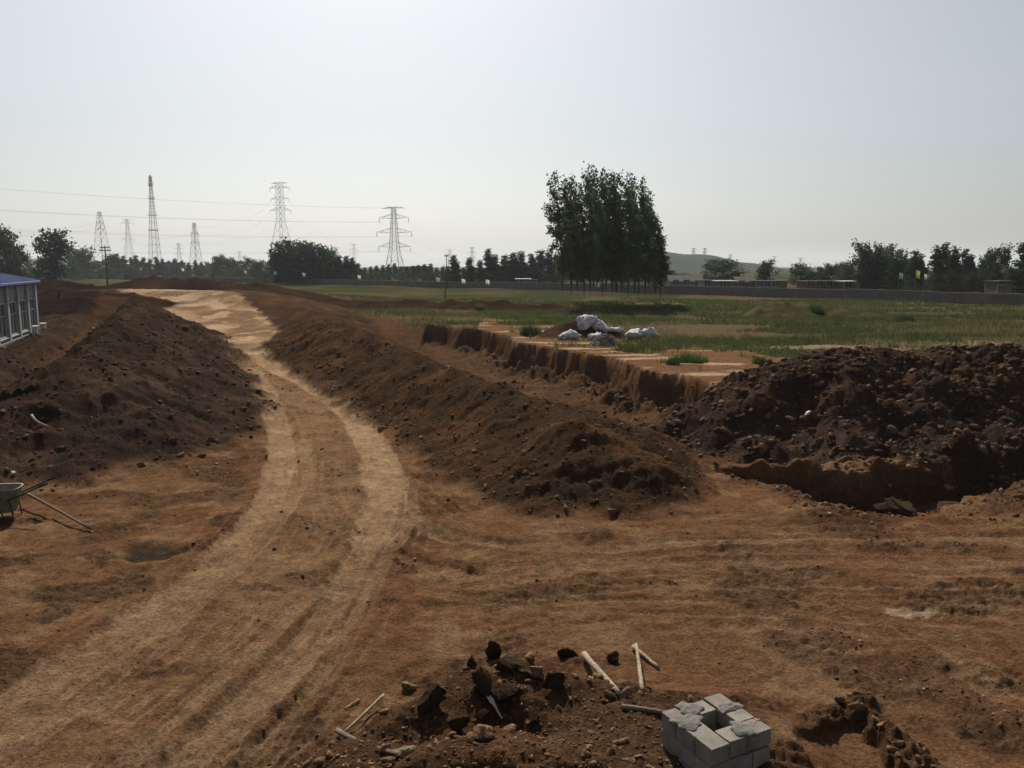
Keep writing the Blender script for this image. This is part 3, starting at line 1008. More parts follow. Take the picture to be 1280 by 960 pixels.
def heap_clods(r, mask, n, nbig, seed, smin, smax, bmin, bmax, ymin, ymax, dark, foot=None):
    par = GROUND[r]
    P = sample_mask(mask, n, seed, ymin, ymax)
    rg = np.random.default_rng(seed + 1)
    S = smin * (smax / smin) ** (rg.uniform(0, 1, len(P)) ** 4.0) * np.clip((P[:, 1] / 22.0), .6, 2.0)
    o = link('loose_clods', scatter_mesh('loose_clods', P, S, T0, seed), M['clod_dark'] if dark else M['clod'], par)
    tag(o, kind='stuff')
    if not nbig:
        return
    B = sample_mask(foot if foot is not None else mask, nbig, seed + 2, ymin, min(ymax, 40))
    for i, q in enumerate(B):
        s = rg.uniform(bmin, bmax)
        c = link('clod', (big_dark if dark else big_me)[int(rg.integers(0, 10))], None, par)
        c.location = (q[0], q[1], q[2] + s * .15)
        c.scale = (s, s * rg.uniform(.7, 1.1), s * rg.uniform(.6, 1))
        c.rotation_euler = (rg.uniform(-.5, .5), rg.uniform(-.5, .5), rg.uniform(0, 6.28))

H = K['heaps']
def footmask(h):
    return np.clip(h * (1 - np.roll(h.reshape(nr, nc), 18, 0).ravel()) + h * .25, 0, 1)
heap_clods(3, H['left'], 7000, 45, 11, .012, .12, .08, .2, 20, 70, True, footmask(H['left']))
heap_clods(11, H['hallbank'], 2500, 0, 21, .02, .11, .1, .2, 40, 85, True)
heap_clods(4, H['middle'], 7000, 50, 12, .012, .10, .07, .17, 18, 65, False, footmask(H['middle']))
heap_clods(5, H['right'], 11000, 200, 13, .018, .17, .08, .30, 24, 36, True)
heap_clods(9, K['fmound'], 7000, 110, 14, .010, .08, .04, .13, 7, 13, False)
heap_clods(10, np.clip(K['lump'], 0, 1), 500, 26, 24, .012, .06, .04, .11, 8, 11, False)
# clods along the trench rim, the cut and the open ground
misc = np.clip(K['gravel'] * .6 + K['broken'] * .10 + K['trench'] * .3 + K['rim'] * .7 + np.clip(K['plat'] * (1 - K['plat']) * 4, 0, 1) * .5 + .006, 0, 1) * (1 - K['track'] * .8) * (1 - K['any']) * (1 - K['fmound'])
excav = sstep(-9, -2, K['sd']) * (1 - K['plat']) * (Yf > 23) * (Yf < 60) * (1 - K['any'])
misc = np.clip(misc + excav * .35 + np.clip(K['talus'] * 2, 0, 1) * .8, 0, 1)
P = sample_mask(misc, 13000, 15, 7.5, 60)
S = .006 * (.065 / .006) ** (rng.uniform(0, 1, len(P)) ** 4) * np.clip(P[:, 1] / 16, .7, 2.2)
o = link('loose_pebbles', scatter_mesh('loose_pebbles', P, S, T0, 16), M['clod'])
tag(o, 'small earth crumbs and pebbles scattered over the bare ground', None, None, 'stuff')
P = sample_mask(np.clip(misc * .6 + K['fmound'] * .25 + H['right'] * .05, 0, 1), 600, 18, 7.5, 40)
S = .008 * (.05 / .008) ** (rng.uniform(0, 1, len(P)) ** 2) * np.clip(P[:, 1] / 14, .7, 2.2)
o = link('pale_pebbles', scatter_mesh('pale_pebbles', P, S, Tlow, 19), M['stone'])
tag(o, 'pale stone chips scattered over the bare ground', None, None, 'stuff')

# broken lumps along the trench rim, pieces of the ground there
B = sample_mask(K['rim'], 60, 77, 19, 28)
rg_ = np.random.default_rng(78)
for q in B:
    s_ = rg_.uniform(.06, .22)
    c_ = link('clod', (big_dark if rg_.uniform() < .6 else big_me)[int(rg_.integers(0, 10))], None, GROUND[0])
    c_.location = (q[0], q[1], q[2] + s_ * .15)
    c_.scale = (s_, s_ * rg_.uniform(.7, 1.1), s_ * rg_.uniform(.6, 1))
    c_.rotation_euler = (rg_.uniform(-.5, .5), rg_.uniform(-.5, .5), rg_.uniform(0, 6.28))
B = sample_mask(np.clip(K['talus'] * 1.6 + excav * .15, 0, 1) * (1 - K['any']), 70, 87, 28, 66)
for q in B:
    s_ = rg_.uniform(.09, .30)
    c_ = link('clod', (big_dark if rg_.uniform() < .6 else big_me)[int(rg_.integers(0, 10))], None, GROUND[0])
    c_.location = (q[0], q[1], q[2] + s_ * .15)
    c_.scale = (s_, s_ * rg_.uniform(.7, 1.1), s_ * rg_.uniform(.6, 1))
    c_.rotation_euler = (rg_.uniform(-.5, .5), rg_.uniform(-.5, .5), rg_.uniform(0, 6.28))
# single large lumps one can point to
def lump(px, py, w, h, label, name='earth_clod', mat='lump', seed=0, cat='clod', group='large lumps of earth in the foreground heap', rot=None, sink=.25):
    p = on(px, py)
    dist = p.y
    pv_, fv_ = ico(4, 900 + seed, .02, (1.15, .95, 1.2))
    pv_ = pv_ * (1 + .20 * fbm(pv_[:, 0] + pv_[:, 2] * .7, pv_[:, 1] - pv_[:, 2], .5, 4, seed, .7)[:, None] + .05 * perlin(pv_[:, 0] * 7 + pv_[:, 2] * 5, pv_[:, 1] * 7 - pv_[:, 2] * 4, seed)[:, None])
    me = mesh_np(name, pv_, fv_)
    o = link(name, me, M[mat])
    sx = w * dist / F / 2
    sz = h * dist / F / 2
    o.scale = (sx, (sx + sz) * .45, sz)
    o.rotation_euler = rot if rot is not None else (rng.uniform(-.25, .25), rng.uniform(-.3, .3), rng.uniform(-.8, .8))
    o.location = (p.x, p.y, p.z + sz * (1 - 2 * sink))
    return tag(o, label, cat, group)

lump(617, 822, 24, 26, 'upright pointed dark lump at the top of the foreground heap', seed=1, rot=(.1, .25, .3), sink=.1)
lump(637, 838, 52, 22, 'wide dark slab of earth just below the pointed lump of the foreground heap', seed=2, rot=(.1, .08, .1))
lump(590, 830, 18, 18, 'small dark lump left of the pointed lump on the foreground heap', seed=3)
lump(604, 868, 34, 46, 'tall dark block of earth behind the white plastic strip', seed=4, rot=(.05, -.12, .2))
lump(630, 876, 44, 34, 'big dark block of earth right of the white plastic strip', seed=5, rot=(.05, .18, -.2))
lump(672, 846, 30, 24, 'tan angular lump beside the wide dark slab on the foreground heap', mat='clod', seed=6)
lump(662, 828, 22, 16, 'flat brown lump at the back rim of the foreground heap near its middle', mat='clod', seed=7)
lump(706, 820, 34, 16, 'long low dark clod at the back rim of the foreground heap beside the peeled log', seed=8, rot=(0, .1, .1))
lump(766, 826, 22, 16, 'dark clod between the peeled log and the crossed sticks', seed=9)
lump(695, 858, 40, 22, 'broad dark clod in the middle of the foreground heap', seed=10)
lump(535, 888, 40, 52, 'large dark clod on the left shoulder of the foreground heap', seed=11, rot=(.1, .2, .4))
lump(512, 862, 22, 18, 'brown clod on the upper left rim of the foreground heap', mat='clod', seed=12)
lump(570, 908, 44, 22, 'flat dark clod low on the foreground heap left of the plastic strip', seed=13)
lump(600, 925, 40, 30, 'brown rounded clod low on the foreground heap below the plastic strip', mat='clod', seed=14)
lump(665, 896, 36, 20, 'grey brown flat clod right of the end of the plastic strip', mat='clod', seed=15)
lump(505, 944, 44, 14, 'flat tan stone slab at the lower end of the grey branch', 'stone_slab', 'stone', 16, 'stone', 'stones lying about', (.1, .05, .3))
lump(343, 687, 9, 7, 'small pale stone lying between the two wheel tracks', 'stone', 'stone', 17, 'stone', 'stones lying about')
lump(476, 537, 14, 9, 'grey stone at the foot of the middle spoil ridge by the track', 'stone', 'gravel', 18, 'stone', 'stones lying about')
lump(768, 643, 20, 10, 'grey lump at the front foot of the middle spoil ridge', 'stone', 'gravel', 19, 'stone', 'stones lying about')
lump(1121, 586, 20, 20, 'tan block of earth on the far rim of the right trench', 'earth_clod', 'clod', 20, 'clod', 'large lumps along the right trench')
lump(955, 566, 14, 18, 'orange brown lump on the rubble left of the right spoil mound', 'earth_clod', 'clod', 21, 'clod', 'large lumps along the right trench')
lump(1125, 640, 70, 24, 'low dark clod heaped at the near rim of the right trench', 'earth_clod', 'lump', 22, 'clod', 'large lumps along the right trench', (.05, .1, -.3), .4)
lump(1010, 518, 10, 6, 'small white stone at the left foot of the right spoil mound', 'stone', 'plastic', 23, 'stone', 'stones lying about')
lump(1184, 613, 16, 8, 'pale flat stone at the near rim of the right trench', 'stone', 'stone', 24, 'stone', 'stones lying about')
lump(1148, 573, 12, 8, 'pale stone on the far rim of the right trench', 'stone', 'stone', 25, 'stone', 'stones lying about')
lump(1050, 880, 16, 14, 'rounded stone on the rim of the dig right of the concrete block square', 'stone', 'gravel', 26, 'stone', 'stones lying about')
lump(17, 594, 4, 8, 'tiny bright white scrap on the dark foot of the left spoil ridge', 'white_scrap', 'plastic', 27, 'scrap', None)
lump(116, 412, 9, 4, 'white scrap lying beyond the left spoil ridge', 'white_scrap', 'plastic', 28, 'scrap', None)

# ------------------------------------------------------------------ sticks
def stick(name, a, b, r, label, mat, lift=(.03, .03), bend=0.0, group='sticks in the foreground'):
    """a stick between two picture points; lift is the height of each end above the ground there"""
    pa, pb = on(*a), on(*b)
    pa.z += lift[0]
    pb.z += lift[1]
    base = pa.copy()
    pts, rad = [], []
    side = (pb - pa).cross(Vector((0, 0, 1))).normalized()
    rg = np.random.default_rng(int(a[0] * 7 + b[1]))
    n = 9
    for i in range(n):
        t = i / (n - 1)
        p = pa.lerp(pb, t) + side * (bend * math.sin(math.pi * t) + rg.normal() * r * .08) + Vector((0, 0, rg.normal() * r * .08))
        pts.append(p - base)
        rad.append(r * (1.05 - .25 * t) * rg.uniform(.96, 1.04))
    o = MB().tube(pts, rad, 9).build(name, M[mat], None, True)
    o.location = base
    return tag(o, label, 'stick', group)

stick('log', (730, 823), (774, 871), .045, 'thick peeled pale log lying on the foreground heap left of the crossed sticks', 'wood', (.06, .05))
stick('stick', (791, 812), (823, 837), .035, 'shorter pale stick lying crosswise under the other of the crossed pair', 'wood', (.05, .03))
stick('stick', (803, 866), (795, 818), .032, 'longer pale stick on top of the crossed pair behind the concrete blocks', 'wood', (.03, .17))
stick('pole', (777, 887), (832, 896), .034, 'grey pole running along the ground into the concrete block square', 'wood_dark', (.04, .05))
stick('stick', (480, 877), (430, 921), .022, 'thin pale stick on the left slope of the foreground heap', 'wood', (.10, .05))
stick('branch', (422, 919), (492, 946), .035, 'bent grey branch at the lower left of the foreground heap', 'wood_dark', (.06, .05), .06)
stick('stick', (431, 888), (449, 876), .013, 'tiny twig left of the thin stick beside the foreground heap', 'wood', (.02, .02))
stick('pole', (32, 632), (113, 663), .035, 'brown wooden pole lying on the ground beside the wheelbarrow', 'wood_dark', (.35, .05), group='poles on the left')
stick('stick', (40, 522), (61, 536), .04, 'pale curved stick lying on the left spoil ridge', 'wood', (.06, .06), .1, group='poles on the left')

# torn plastic strip
p0 = on(607, 873)
q0 = on(628, 903)
mb = MB()
rg = np.random.default_rng(5)
prev = None
pts = []
for i in range(9):
    t = i / 8
    p = p0.lerp(q0, t)
    p.z = max(gz(p.x, p.y), p.z * .6 + gz(p.x, p.y) * .4) + .07 + .03 * math.sin(5 * t)
    w = (.010 + .024 * math.sin(math.pi * min(1, t * 1.1))) * rg.uniform(.8, 1.2)
    pts.append((p, w))
V_, F_ = [], []
for i, (p, w) in enumerate(pts):
    tw = .8 * math.sin(i * .9)
    d = Vector((math.cos(tw), .3, math.sin(tw))) * w
    V_ += [p - d, p + d * .2 + Vector((0, 0, .012)), p + d]
for i in range(8):
    a = i * 3
    F_ += [(a, a + 1, a + 4, a + 3), (a + 1, a + 2, a + 5, a + 4)]
mb.add([v - p0 for v in V_], F_)
o = mb.build('plastic_strip', M['plastic'])
o.location = p0
sm = o.modifiers.new('thick', 'SOLIDIFY')
sm.thickness = .004
tag(o, 'torn white plastic strip crumpled on the foreground heap', 'plastic scrap')

# ------------------------------------------------------------------ concrete block square
def bevel_box(size, bev=.008, seed=0):
    import bmesh
    bm = bmesh.new()
    bmesh.ops.create_cube(bm, size=1.0)
    for v in bm.verts:
        v.co.x *= size[0]
        v.co.y *= size[1]
        v.co.z *= size[2]
    bmesh.ops.bevel(bm, geom=bm.edges[:], offset=bev, segments=2, affect='EDGES', profile=.6)
    rg = np.random.default_rng(seed)
    for v in bm.verts:
        v.co += Vector(rg.normal(0, .0018, 3))
    me = bpy.data.meshes.new('block')
    bm.to_mesh(me)
    bm.free()
    return me

CH_Z = .75
c0, c1, c2, c3 = [Vector(gp(px, py, CH_Z) + (CH_Z,)) for px, py in ((825, 889), (900, 868), (964.5, 911), (890, 939))]
cc = (c0 + c1 + c2 + c3) / 4
ang = math.atan2((c2 - c3).y + (c1 - c0).y, (c2 - c3).x + (c1 - c0).x)
ch = empty('block_chamber', (cc.x, cc.y, CH_Z - .63), ang)
tag(ch, 'hollow square of pale concrete blocks bedded in mortar at the bottom of the picture', 'block pit')
LB, WB, HB = .615, .255, .198
for cz in range(3):
    top = .63 - (2 - cz) * .21
    for k in range(4):
        a = k * math.pi / 2
        sgn = 1 if cz % 2 == 0 else -1
        off = Vector((-sgn * (WB / 2 + .005), (LB + WB) / 2 - WB / 2 + .0, 0))
        b = link('block', bevel_box((LB, WB, HB), .007, cz * 4 + k), M['concrete'], ch)
        q = Matrix.Rotation(a, 3, 'Z') @ off
        b.location = (q.x + rng.normal() * .004, q.y + rng.normal() * .004, top - HB / 2 + (.006 * k if cz == 2 else 0))
        b.rotation_euler = (0, 0, a + rng.normal() * .012)
for cz in (0, 1):
    bed = MB()
    for k in range(4):
        a = k * math.pi / 2
        q = Matrix.Rotation(a, 3, 'Z') @ Vector((0, LB / 2 - .003, 0))
        bed.box((q.x, q.y, .21 * (cz + 1) - .006 + .63 - .63), (LB * .62 if k % 2 == 0 else LB * .62, WB * .9, .016), a)
    # course joints sit slightly back from the block faces
    bed.build('mortar_bed', M['mortar'], ch)
def blob(x, y, z, rx, ry, rz_, seed):
    import bmesh
    bm = bmesh.new()
    bmesh.ops.create_icosphere(bm, subdivisions=4, radius=1)
    pv_ = np.array([v.co for v in bm.verts])
    fv_ = np.array([[v.index for v in f.verts] for f in bm.faces])
    bm.free()
    pv_[:, 2] *= (1 + .35 * fbm(pv_[:, 0], pv_[:, 1], .5, 3, seed))
    ang_ = np.arctan2(pv_[:, 1], pv_[:, 0])
    pv_[:, :2] *= (1 + .16 * np.sin(ang_ * 3 + seed) + .10 * np.sin(ang_ * 7 + 2 * seed))[:, None]
    pv_ *= np.array((rx, ry, rz_))
    o = link('mortar', mesh_np('mortar', pv_, fv_, True), M['mortar'], ch)
    o.location = (x, y, z)
blob(-.315, .12, .634, .19, .17, .04, 1)
blob(-.12, .32, .636, .15, .16, .04, 2)
blob(.32, .12, .645, .17, .10, .035, 3)
blob(.12, -.31, .648, .12, .17, .04, 4)
blob(-.435, -.16, .53, .02, .03, .10, 5)
blob(.10, -.436, .52, .035, .02, .10, 6)
blob(.437, .0, .52, .02, .03, .09, 7)
ringv, ringf = [], []
for k in range(28):
    a = 2 * math.pi * k / 28
    for r_ in (.036, .042):
        ringv.append((r_ * math.cos(a), r_ * .8 * math.sin(a), 0))
for k in range(28):
    a, b = 2 * k, 2 * ((k + 1) % 28)
    ringf.append((a, a + 1, b + 1, b))
rv = [(x * .55, y * .55, z) for x, y, z in ringv]
st = MB().add(ringv, ringf).add(rv, ringf).build('stamp_mark', M['ink'], ch)
st.location = (.30, -.265, .6535)
pm = MB()
for j in range(5):
    pm.box((.05 * math.cos(j), .02 * math.sin(j * 2), 0), (.035, .012, .002), j * .7)
pk = pm.build('chalk_mark', M['stamp'], ch)
pk.location = (.385, -.24, .6545)
pk2 = pm.build('chalk_mark', M['stamp'], ch)
pk2.location = (.27, .27, .6485)
pk2.scale = (.8, .8, 1)

# ------------------------------------------------------------------ wheelbarrow at the left edge
wb0 = gp(3, 650)
wbz = gz(*wb0)
wb = empty('wheelbarrow', (wb0[0], wb0[1], wbz), R(12))
tag(wb, 'olive metal wheelbarrow cut off by the left edge, handles to the right', 'wheelbarrow')
def frustum_tray(l0, w0, l1, w1, h, t=.012):
    m_ = MB()
    def ring(l, w, z, sh=0):
        n = 20
        out = []
        for k in range(n):
            a = 2 * math.pi * k / n
            ca, sa = math.cos(a), math.sin(a)
            e = .55
            out.append((sh + l / 2 * math.copysign(abs(ca) ** e, ca), w / 2 * math.copysign(abs(sa) ** e, sa), z))
        return out
    rings = [ring(l0, w0, 0), ring((l0 + l1) / 2, (w0 + w1) / 2, h * .5, -.02), ring(l1, w1, h, -.05), ring(l1 + .04, w1 + .04, h + .005, -.05), ring(l1 + .04, w1 + .04, h - .015, -.05)]
    inner = [ring(l1 - t * 2, w1 - t * 2, h - .002, -.05), ring(l0 - t * 2, w0 - t * 2, t)]
    seq = [rings[4], rings[3], inner[0], inner[1]]
    def sk(rs, mm):
        V = [p for r in rs for p in r]
        n = 20
        Fs = [(i * n + k, i * n + (k + 1) % n, (i + 1) * n + (k + 1) % n, (i + 1) * n + k) for i in range(len(rs) - 1) for k in range(n)]
        mm.add(V, Fs)
    sk(rings[:3], m_)
    m_.add(rings[0], [tuple(range(20))[::-1]])
    ins = MB()
    sk(seq, ins)
    ins.add(inner[1], [tuple(range(20))])
    return m_, ins
outer, inner = frustum_tray(.62, .46, 1.0, .70, .58)
t_ = outer.build('tray', M['olive'], wb, True)
t_.location = (0, 0, .16)
i_ = inner.build('tray_lining', M['tub'], t_, True)
for s in (-1, 1):
    hnd = MB().tube([(-.65, s * .12, .25), (-.2, s * .22, .34), (.35, s * .28, .52), (.95, s * .30, .78), (1.12, s * .30, .84)], [.022] * 5, 8).build('handle', M['black'], wb, True)
    gp_ = MB().tube([(.95, s * .30, .785), (1.15, s * .30, .855)], [.027] * 2, 8).build('grip', M['rubber'], hnd, True)
    MB().tube([(.28, s * .27, .50), (.34, s * .26, .0), (.16, s * .26, .0), (.0, s * .25, .38)], [.016] * 4, 6).build('leg', M['black'], wb)
wh = MB()
n = 24
for k in range(n):
    pass
ring_ = []
mbw = MB()
NT, NS = 24, 8
V_ = [(-.72 + (.165 + .045 * math.cos(b)) * math.cos(a), .045 * math.sin(b), .21 + (.165 + .045 * math.cos(b)) * math.sin(a)) for a in [2 * math.pi * i / NT for i in range(NT)] for b in [2 * math.pi * j / NS for j in range(NS)]]
F_ = [(i * NS + j, i * NS + (j + 1) % NS, ((i + 1) % NT) * NS + (j + 1) % NS, ((i + 1) % NT) * NS + j) for i in range(NT) for j in range(NS)]
whl = mbw.add(V_, F_).build('wheel', M['rubber'], wb, True)
MB().tube([(-.72, -.03, .21), (-.72, .03, .21)], [.12, .12], 16).build('rim', M['tub'], whl)
MB().tube([(-.72, -.14, .21), (-.72, .14, .21)], [.012, .012], 8).build('axle', M['black'], wb)

# ------------------------------------------------------------------ white sacks, grey gravel pile on the plateau
def sack(px, py, l, w, h, rz, label, tilt=0.0, seed=0, lift=0.0):
    p = on(px, py)
    rg = np.random.default_rng(seed)
    pv_, fv_ = ico(4, 40 + seed, .0, (1, 1, 1))
    pv_, fv_ = None, None
    import bmesh
    bm = bmesh.new()
    bmesh.ops.create_icosphere(bm, subdivisions=4, radius=1)
    P = np.array([v.co for v in bm.verts])
    Fs = np.array([[v.index for v in f.verts] for f in bm.faces])
    bm.free()
    Q = np.sign(P) * np.abs(P) ** .75
    Q[:, 0] *= 1 + .0 * Q[:, 0]
    # pinch one end into a tied mouth
    pin = np.clip((Q[:, 0] - .62) / .38, 0, 1)
    Q[:, 1] *= (1 - .72 * pin)
    Q[:, 2] *= (1 - .70 * pin)
    Q[:, 2] = np.where(Q[:, 2] < 0, Q[:, 2] * .6, Q[:, 2] * (.75 + .35 * np.sin(Q[:, 0] * 2.2 + seed)))
    wr = .22 * fbm(Q[:, 0] * 1.3 + seed, Q[:, 1] * 1.2 + Q[:, 2], .7, 4, seed) + .05 * np.sin(Q[:, 0] * 9 + 4 * fbm(Q[:, 1], Q[:, 2], .8, 2, seed + 3))
    Q = Q * (1 + wr[:, None])
    Q *= np.array((l / 2, w / 2, h / 2))
    o = link('sack', mesh_np('sack', Q, Fs, True), M['sack'])
    o.location = (p.x, p.y, p.z + h * .26 + lift)
    o.rotation_euler = (rg.uniform(-.15, .15), tilt, rz)
    nk = MB().tube([(l * .46, 0, .0), (l * .52, 0, .01), (l * .60, .02, .03)], [.035, .03, .075], 10).build('tied_neck', M['sack'], o, True)
    return tag(o, label, 'sack', 'white sacks dumped on the field edge')
sack(711, 424, 1.5, .9, .8, .15, 'white sack lying alone at the left end of the sack pile', -.05, 1)
sack(734, 412, 1.6, 1.0, 1.15, .5, 'big white sack propped highest on the sack pile', -.45, 2, .18)
sack(753, 415, 1.5, .85, .8, -.5, 'white sack slanting down to the right of the highest sack', .35, 3, .1)
sack(743, 425, 1.15, .7, .85, .7, 'white sack in front of the two slanting ones', -.3, 4)
sack(770, 416, .9, .6, .55, .1, 'small white sack behind the grey gravel heap', 0, 5, .1)
sack(792, 424, 1.45, 1.0, .9, 1.2, 'white sack just right of the grey gravel heap', .1, 6, .1)
sack(810, 423, 1.4, .95, .85, -.2, 'rightmost plump white sack of the pile', .1, 7, .1)
fl = on(730, 402)
fb = MB().box((0, 0, .04), (1.1, .8, .05), .2).build('white_sheet', M['plastic'])
fb.location = (fl.x, fl.y, fl.z + .05)
tag(fb, 'flat white sheet lying on top of the small reddish earth heap', 'sheet')
gpnt = on(757, 432)
rg = np.random.default_rng(9)
n = 40
xs = np.linspace(-1, 1, n)
GXX, GYY = np.meshgrid(xs, xs)
rr = np.hypot(GXX, GYY)
hh = np.clip(1 - rr, 0, 1) * .85 + .10 * fbm(GXX, GYY, .35, 3, 5) * (rr < .95) - .06
pil = link('gravel_heap', mesh_np('gravel_heap', np.stack([GXX * 1.15, GYY * 1.0, hh], -1).reshape(-1, 3), np.stack([np.arange(n * n).reshape(n, n)[:-1, :-1], np.arange(n * n).reshape(n, n)[:-1, 1:], np.arange(n * n).reshape(n, n)[1:, 1:], np.arange(n * n).reshape(n, n)[1:, :-1]], -1).reshape(-1, 4), True), M['gravel'])
pil.location = (gpnt.x, gpnt.y + .6, gz(gpnt.x, gpnt.y + .6))
tag(pil, 'small grey gravel heap in front of the white sacks', 'gravel heap')
aa = rg.uniform(0, 6.28, 500)
ra = np.sqrt(rg.uniform(0, 1, 500))
PP = np.stack([1.1 * ra * np.cos(aa), .95 * ra * np.sin(aa), np.clip(1 - ra, 0, 1) * .85 - .05], 1)
o = link('gravel_stones', scatter_mesh('gravel_stones', PP, rg.uniform(.03, .08, 500), Tlow, 4), M['gravel'], pil)
tag(o, kind='stuff')

# ------------------------------------------------------------------ grass and weeds
def blades(P, hts, nb, spread, wid, seed, lean=.5):
    rg = np.random.default_rng(seed)
    n = len(P)
    B = np.repeat(P, nb, 0)
    h = np.repeat(hts, nb) * rg.uniform(.5, 1.15, n * nb)
    a = rg.uniform(0, 2 * np.pi, n * nb)
    r = np.repeat(hts, nb) * spread * np.sqrt(rg.uniform(0, 1, n * nb))
    B = B + np.stack([np.cos(a) * r, np.sin(a) * r, np.zeros_like(r)], 1)
    ta = a + rg.normal(0, .6, n * nb)
    tl = h * lean * rg.uniform(.1, 1, n * nb)
    tip = B + np.stack([np.cos(ta) * tl, np.sin(ta) * tl, h], 1)
    fa = rg.uniform(0, np.pi, n * nb)
    w = np.repeat(hts, nb) * wid
    dx = np.stack([np.cos(fa) * w, np.sin(fa) * w, np.zeros_like(w)], 1)
    VV = np.stack([B - dx, B + dx, tip], 1).reshape(-1, 3)
    return VV, np.arange(len(VV)).reshape(-1, 3)

gden = GRASSM * sstep(-.35, .25, fbm(Xf * .35, Yf, 6, 4, 112) * -1 + .1)
P = sample_mask(gden, 26000, 31, 38, 130)
hts = rng.uniform(.12, .38, len(P)) * (1 + .4 * (P[:, 1] > 70))
Vb, Fb = blades(P, hts, 6, .7, .10, 32)
g_ = link('grass', mesh_np('grass', Vb, Fb), M['grass'])
tag(g_, 'short green grass and weeds growing over the field', None, None, 'stuff')
P = sample_mask(GRASSM * sstep(.0, .4, fbm(Xf * .4, Yf, 7, 3, 130)), 7000, 33, 40, 125)
hts = rng.uniform(.15, .5, len(P))
Vb, Fb = blades(P, hts, 5, .6, .07, 34)
g_ = link('dry_grass', mesh_np('dry_grass', Vb, Fb), M['dry'])
tag(g_, 'dry straw coloured grass between the green of the field', None, None, 'stuff')

def weed(px, py, w, h, label, mat='weed', n=160, seed=0, name='weed_clump', group='weed clumps on the field'):
    p = on(px, py)
    k = p.y / F
    rg = np.random.default_rng(seed)
    Rr = w * k / 2
    Hh = h * k
    a = rg.uniform(0, 6.28, n)
    r = Rr * np.sqrt(rg.uniform(0, 1, n))
    Q = np.stack([np.cos(a) * r, np.sin(a) * r, gzs(p.x + np.cos(a) * r, p.y + np.sin(a) * r) - p.z - .02], 1)
    ht = Hh * np.clip(1.1 - .5 * r / Rr, .3, 1) * rg.uniform(.6, 1.1, n)
    Vb, Fb = blades(Q, ht, 9, .25, .055, seed, .55)
    o = link(name, mesh_np(name, Vb, Fb), M[mat])
    o.location = p
    return tag(o, label, 'weeds', group)
weed(862, 452, 46, 14, 'bright green weed clump at the lip of the cut bank', n=150, seed=1)
weed(842, 456, 16, 12, 'smaller green weed tuft left of the bright clump at the cut bank', n=50, seed=2)
weed(662, 420, 22, 20, 'tall thin weeds left of the white sacks', 'grass', 50, 3)
weed(800, 438, 60, 10, 'low green weeds in front of the white sacks', 'grass', 120, 4)
weed(600, 386, 12, 8, 'dark bushy weed standing in the field left of the poplar grove', 'grass', 60, 5)
weed(1022, 391, 14, 11, 'leafy green shrub on the mound in the right field', 'weed', 80, 6)
weed(950, 455, 16, 14, 'grass tuft beside the left end of the right spoil mound', 'grass', 40, 7)
weed(972, 410, 5, 10, 'single dark stubby plant by the pale strip in the right field', 'grass', 16, 8)
weed(1130, 402, 20, 14, 'green weeds along the far pale strip at right', 'weed', 60, 9)

# ------------------------------------------------------------------ trees
def leaf_quads(Cn, size, seed, droop=.3):
    rg = np.random.default_rng(seed)
    n = len(Cn)
    d = rg.normal(size=(n, 3))
    d[:, 2] -= droop
    d /= np.linalg.norm(d, axis=1, keepdims=True)
    e = rg.normal(size=(n, 3))
    e -= (e * d).sum(1, keepdims=True) * d
    e /= np.linalg.norm(e, axis=1, keepdims=True)
    s = size * rg.uniform(.6, 1.3, n)[:, None]
    V = np.stack([Cn - d * s * .5, Cn + e * s * .36, Cn + d * s * .6, Cn - e * s * .36], 1).reshape(-1, 3)
    return V, np.arange(4 * n).reshape(n, 4)

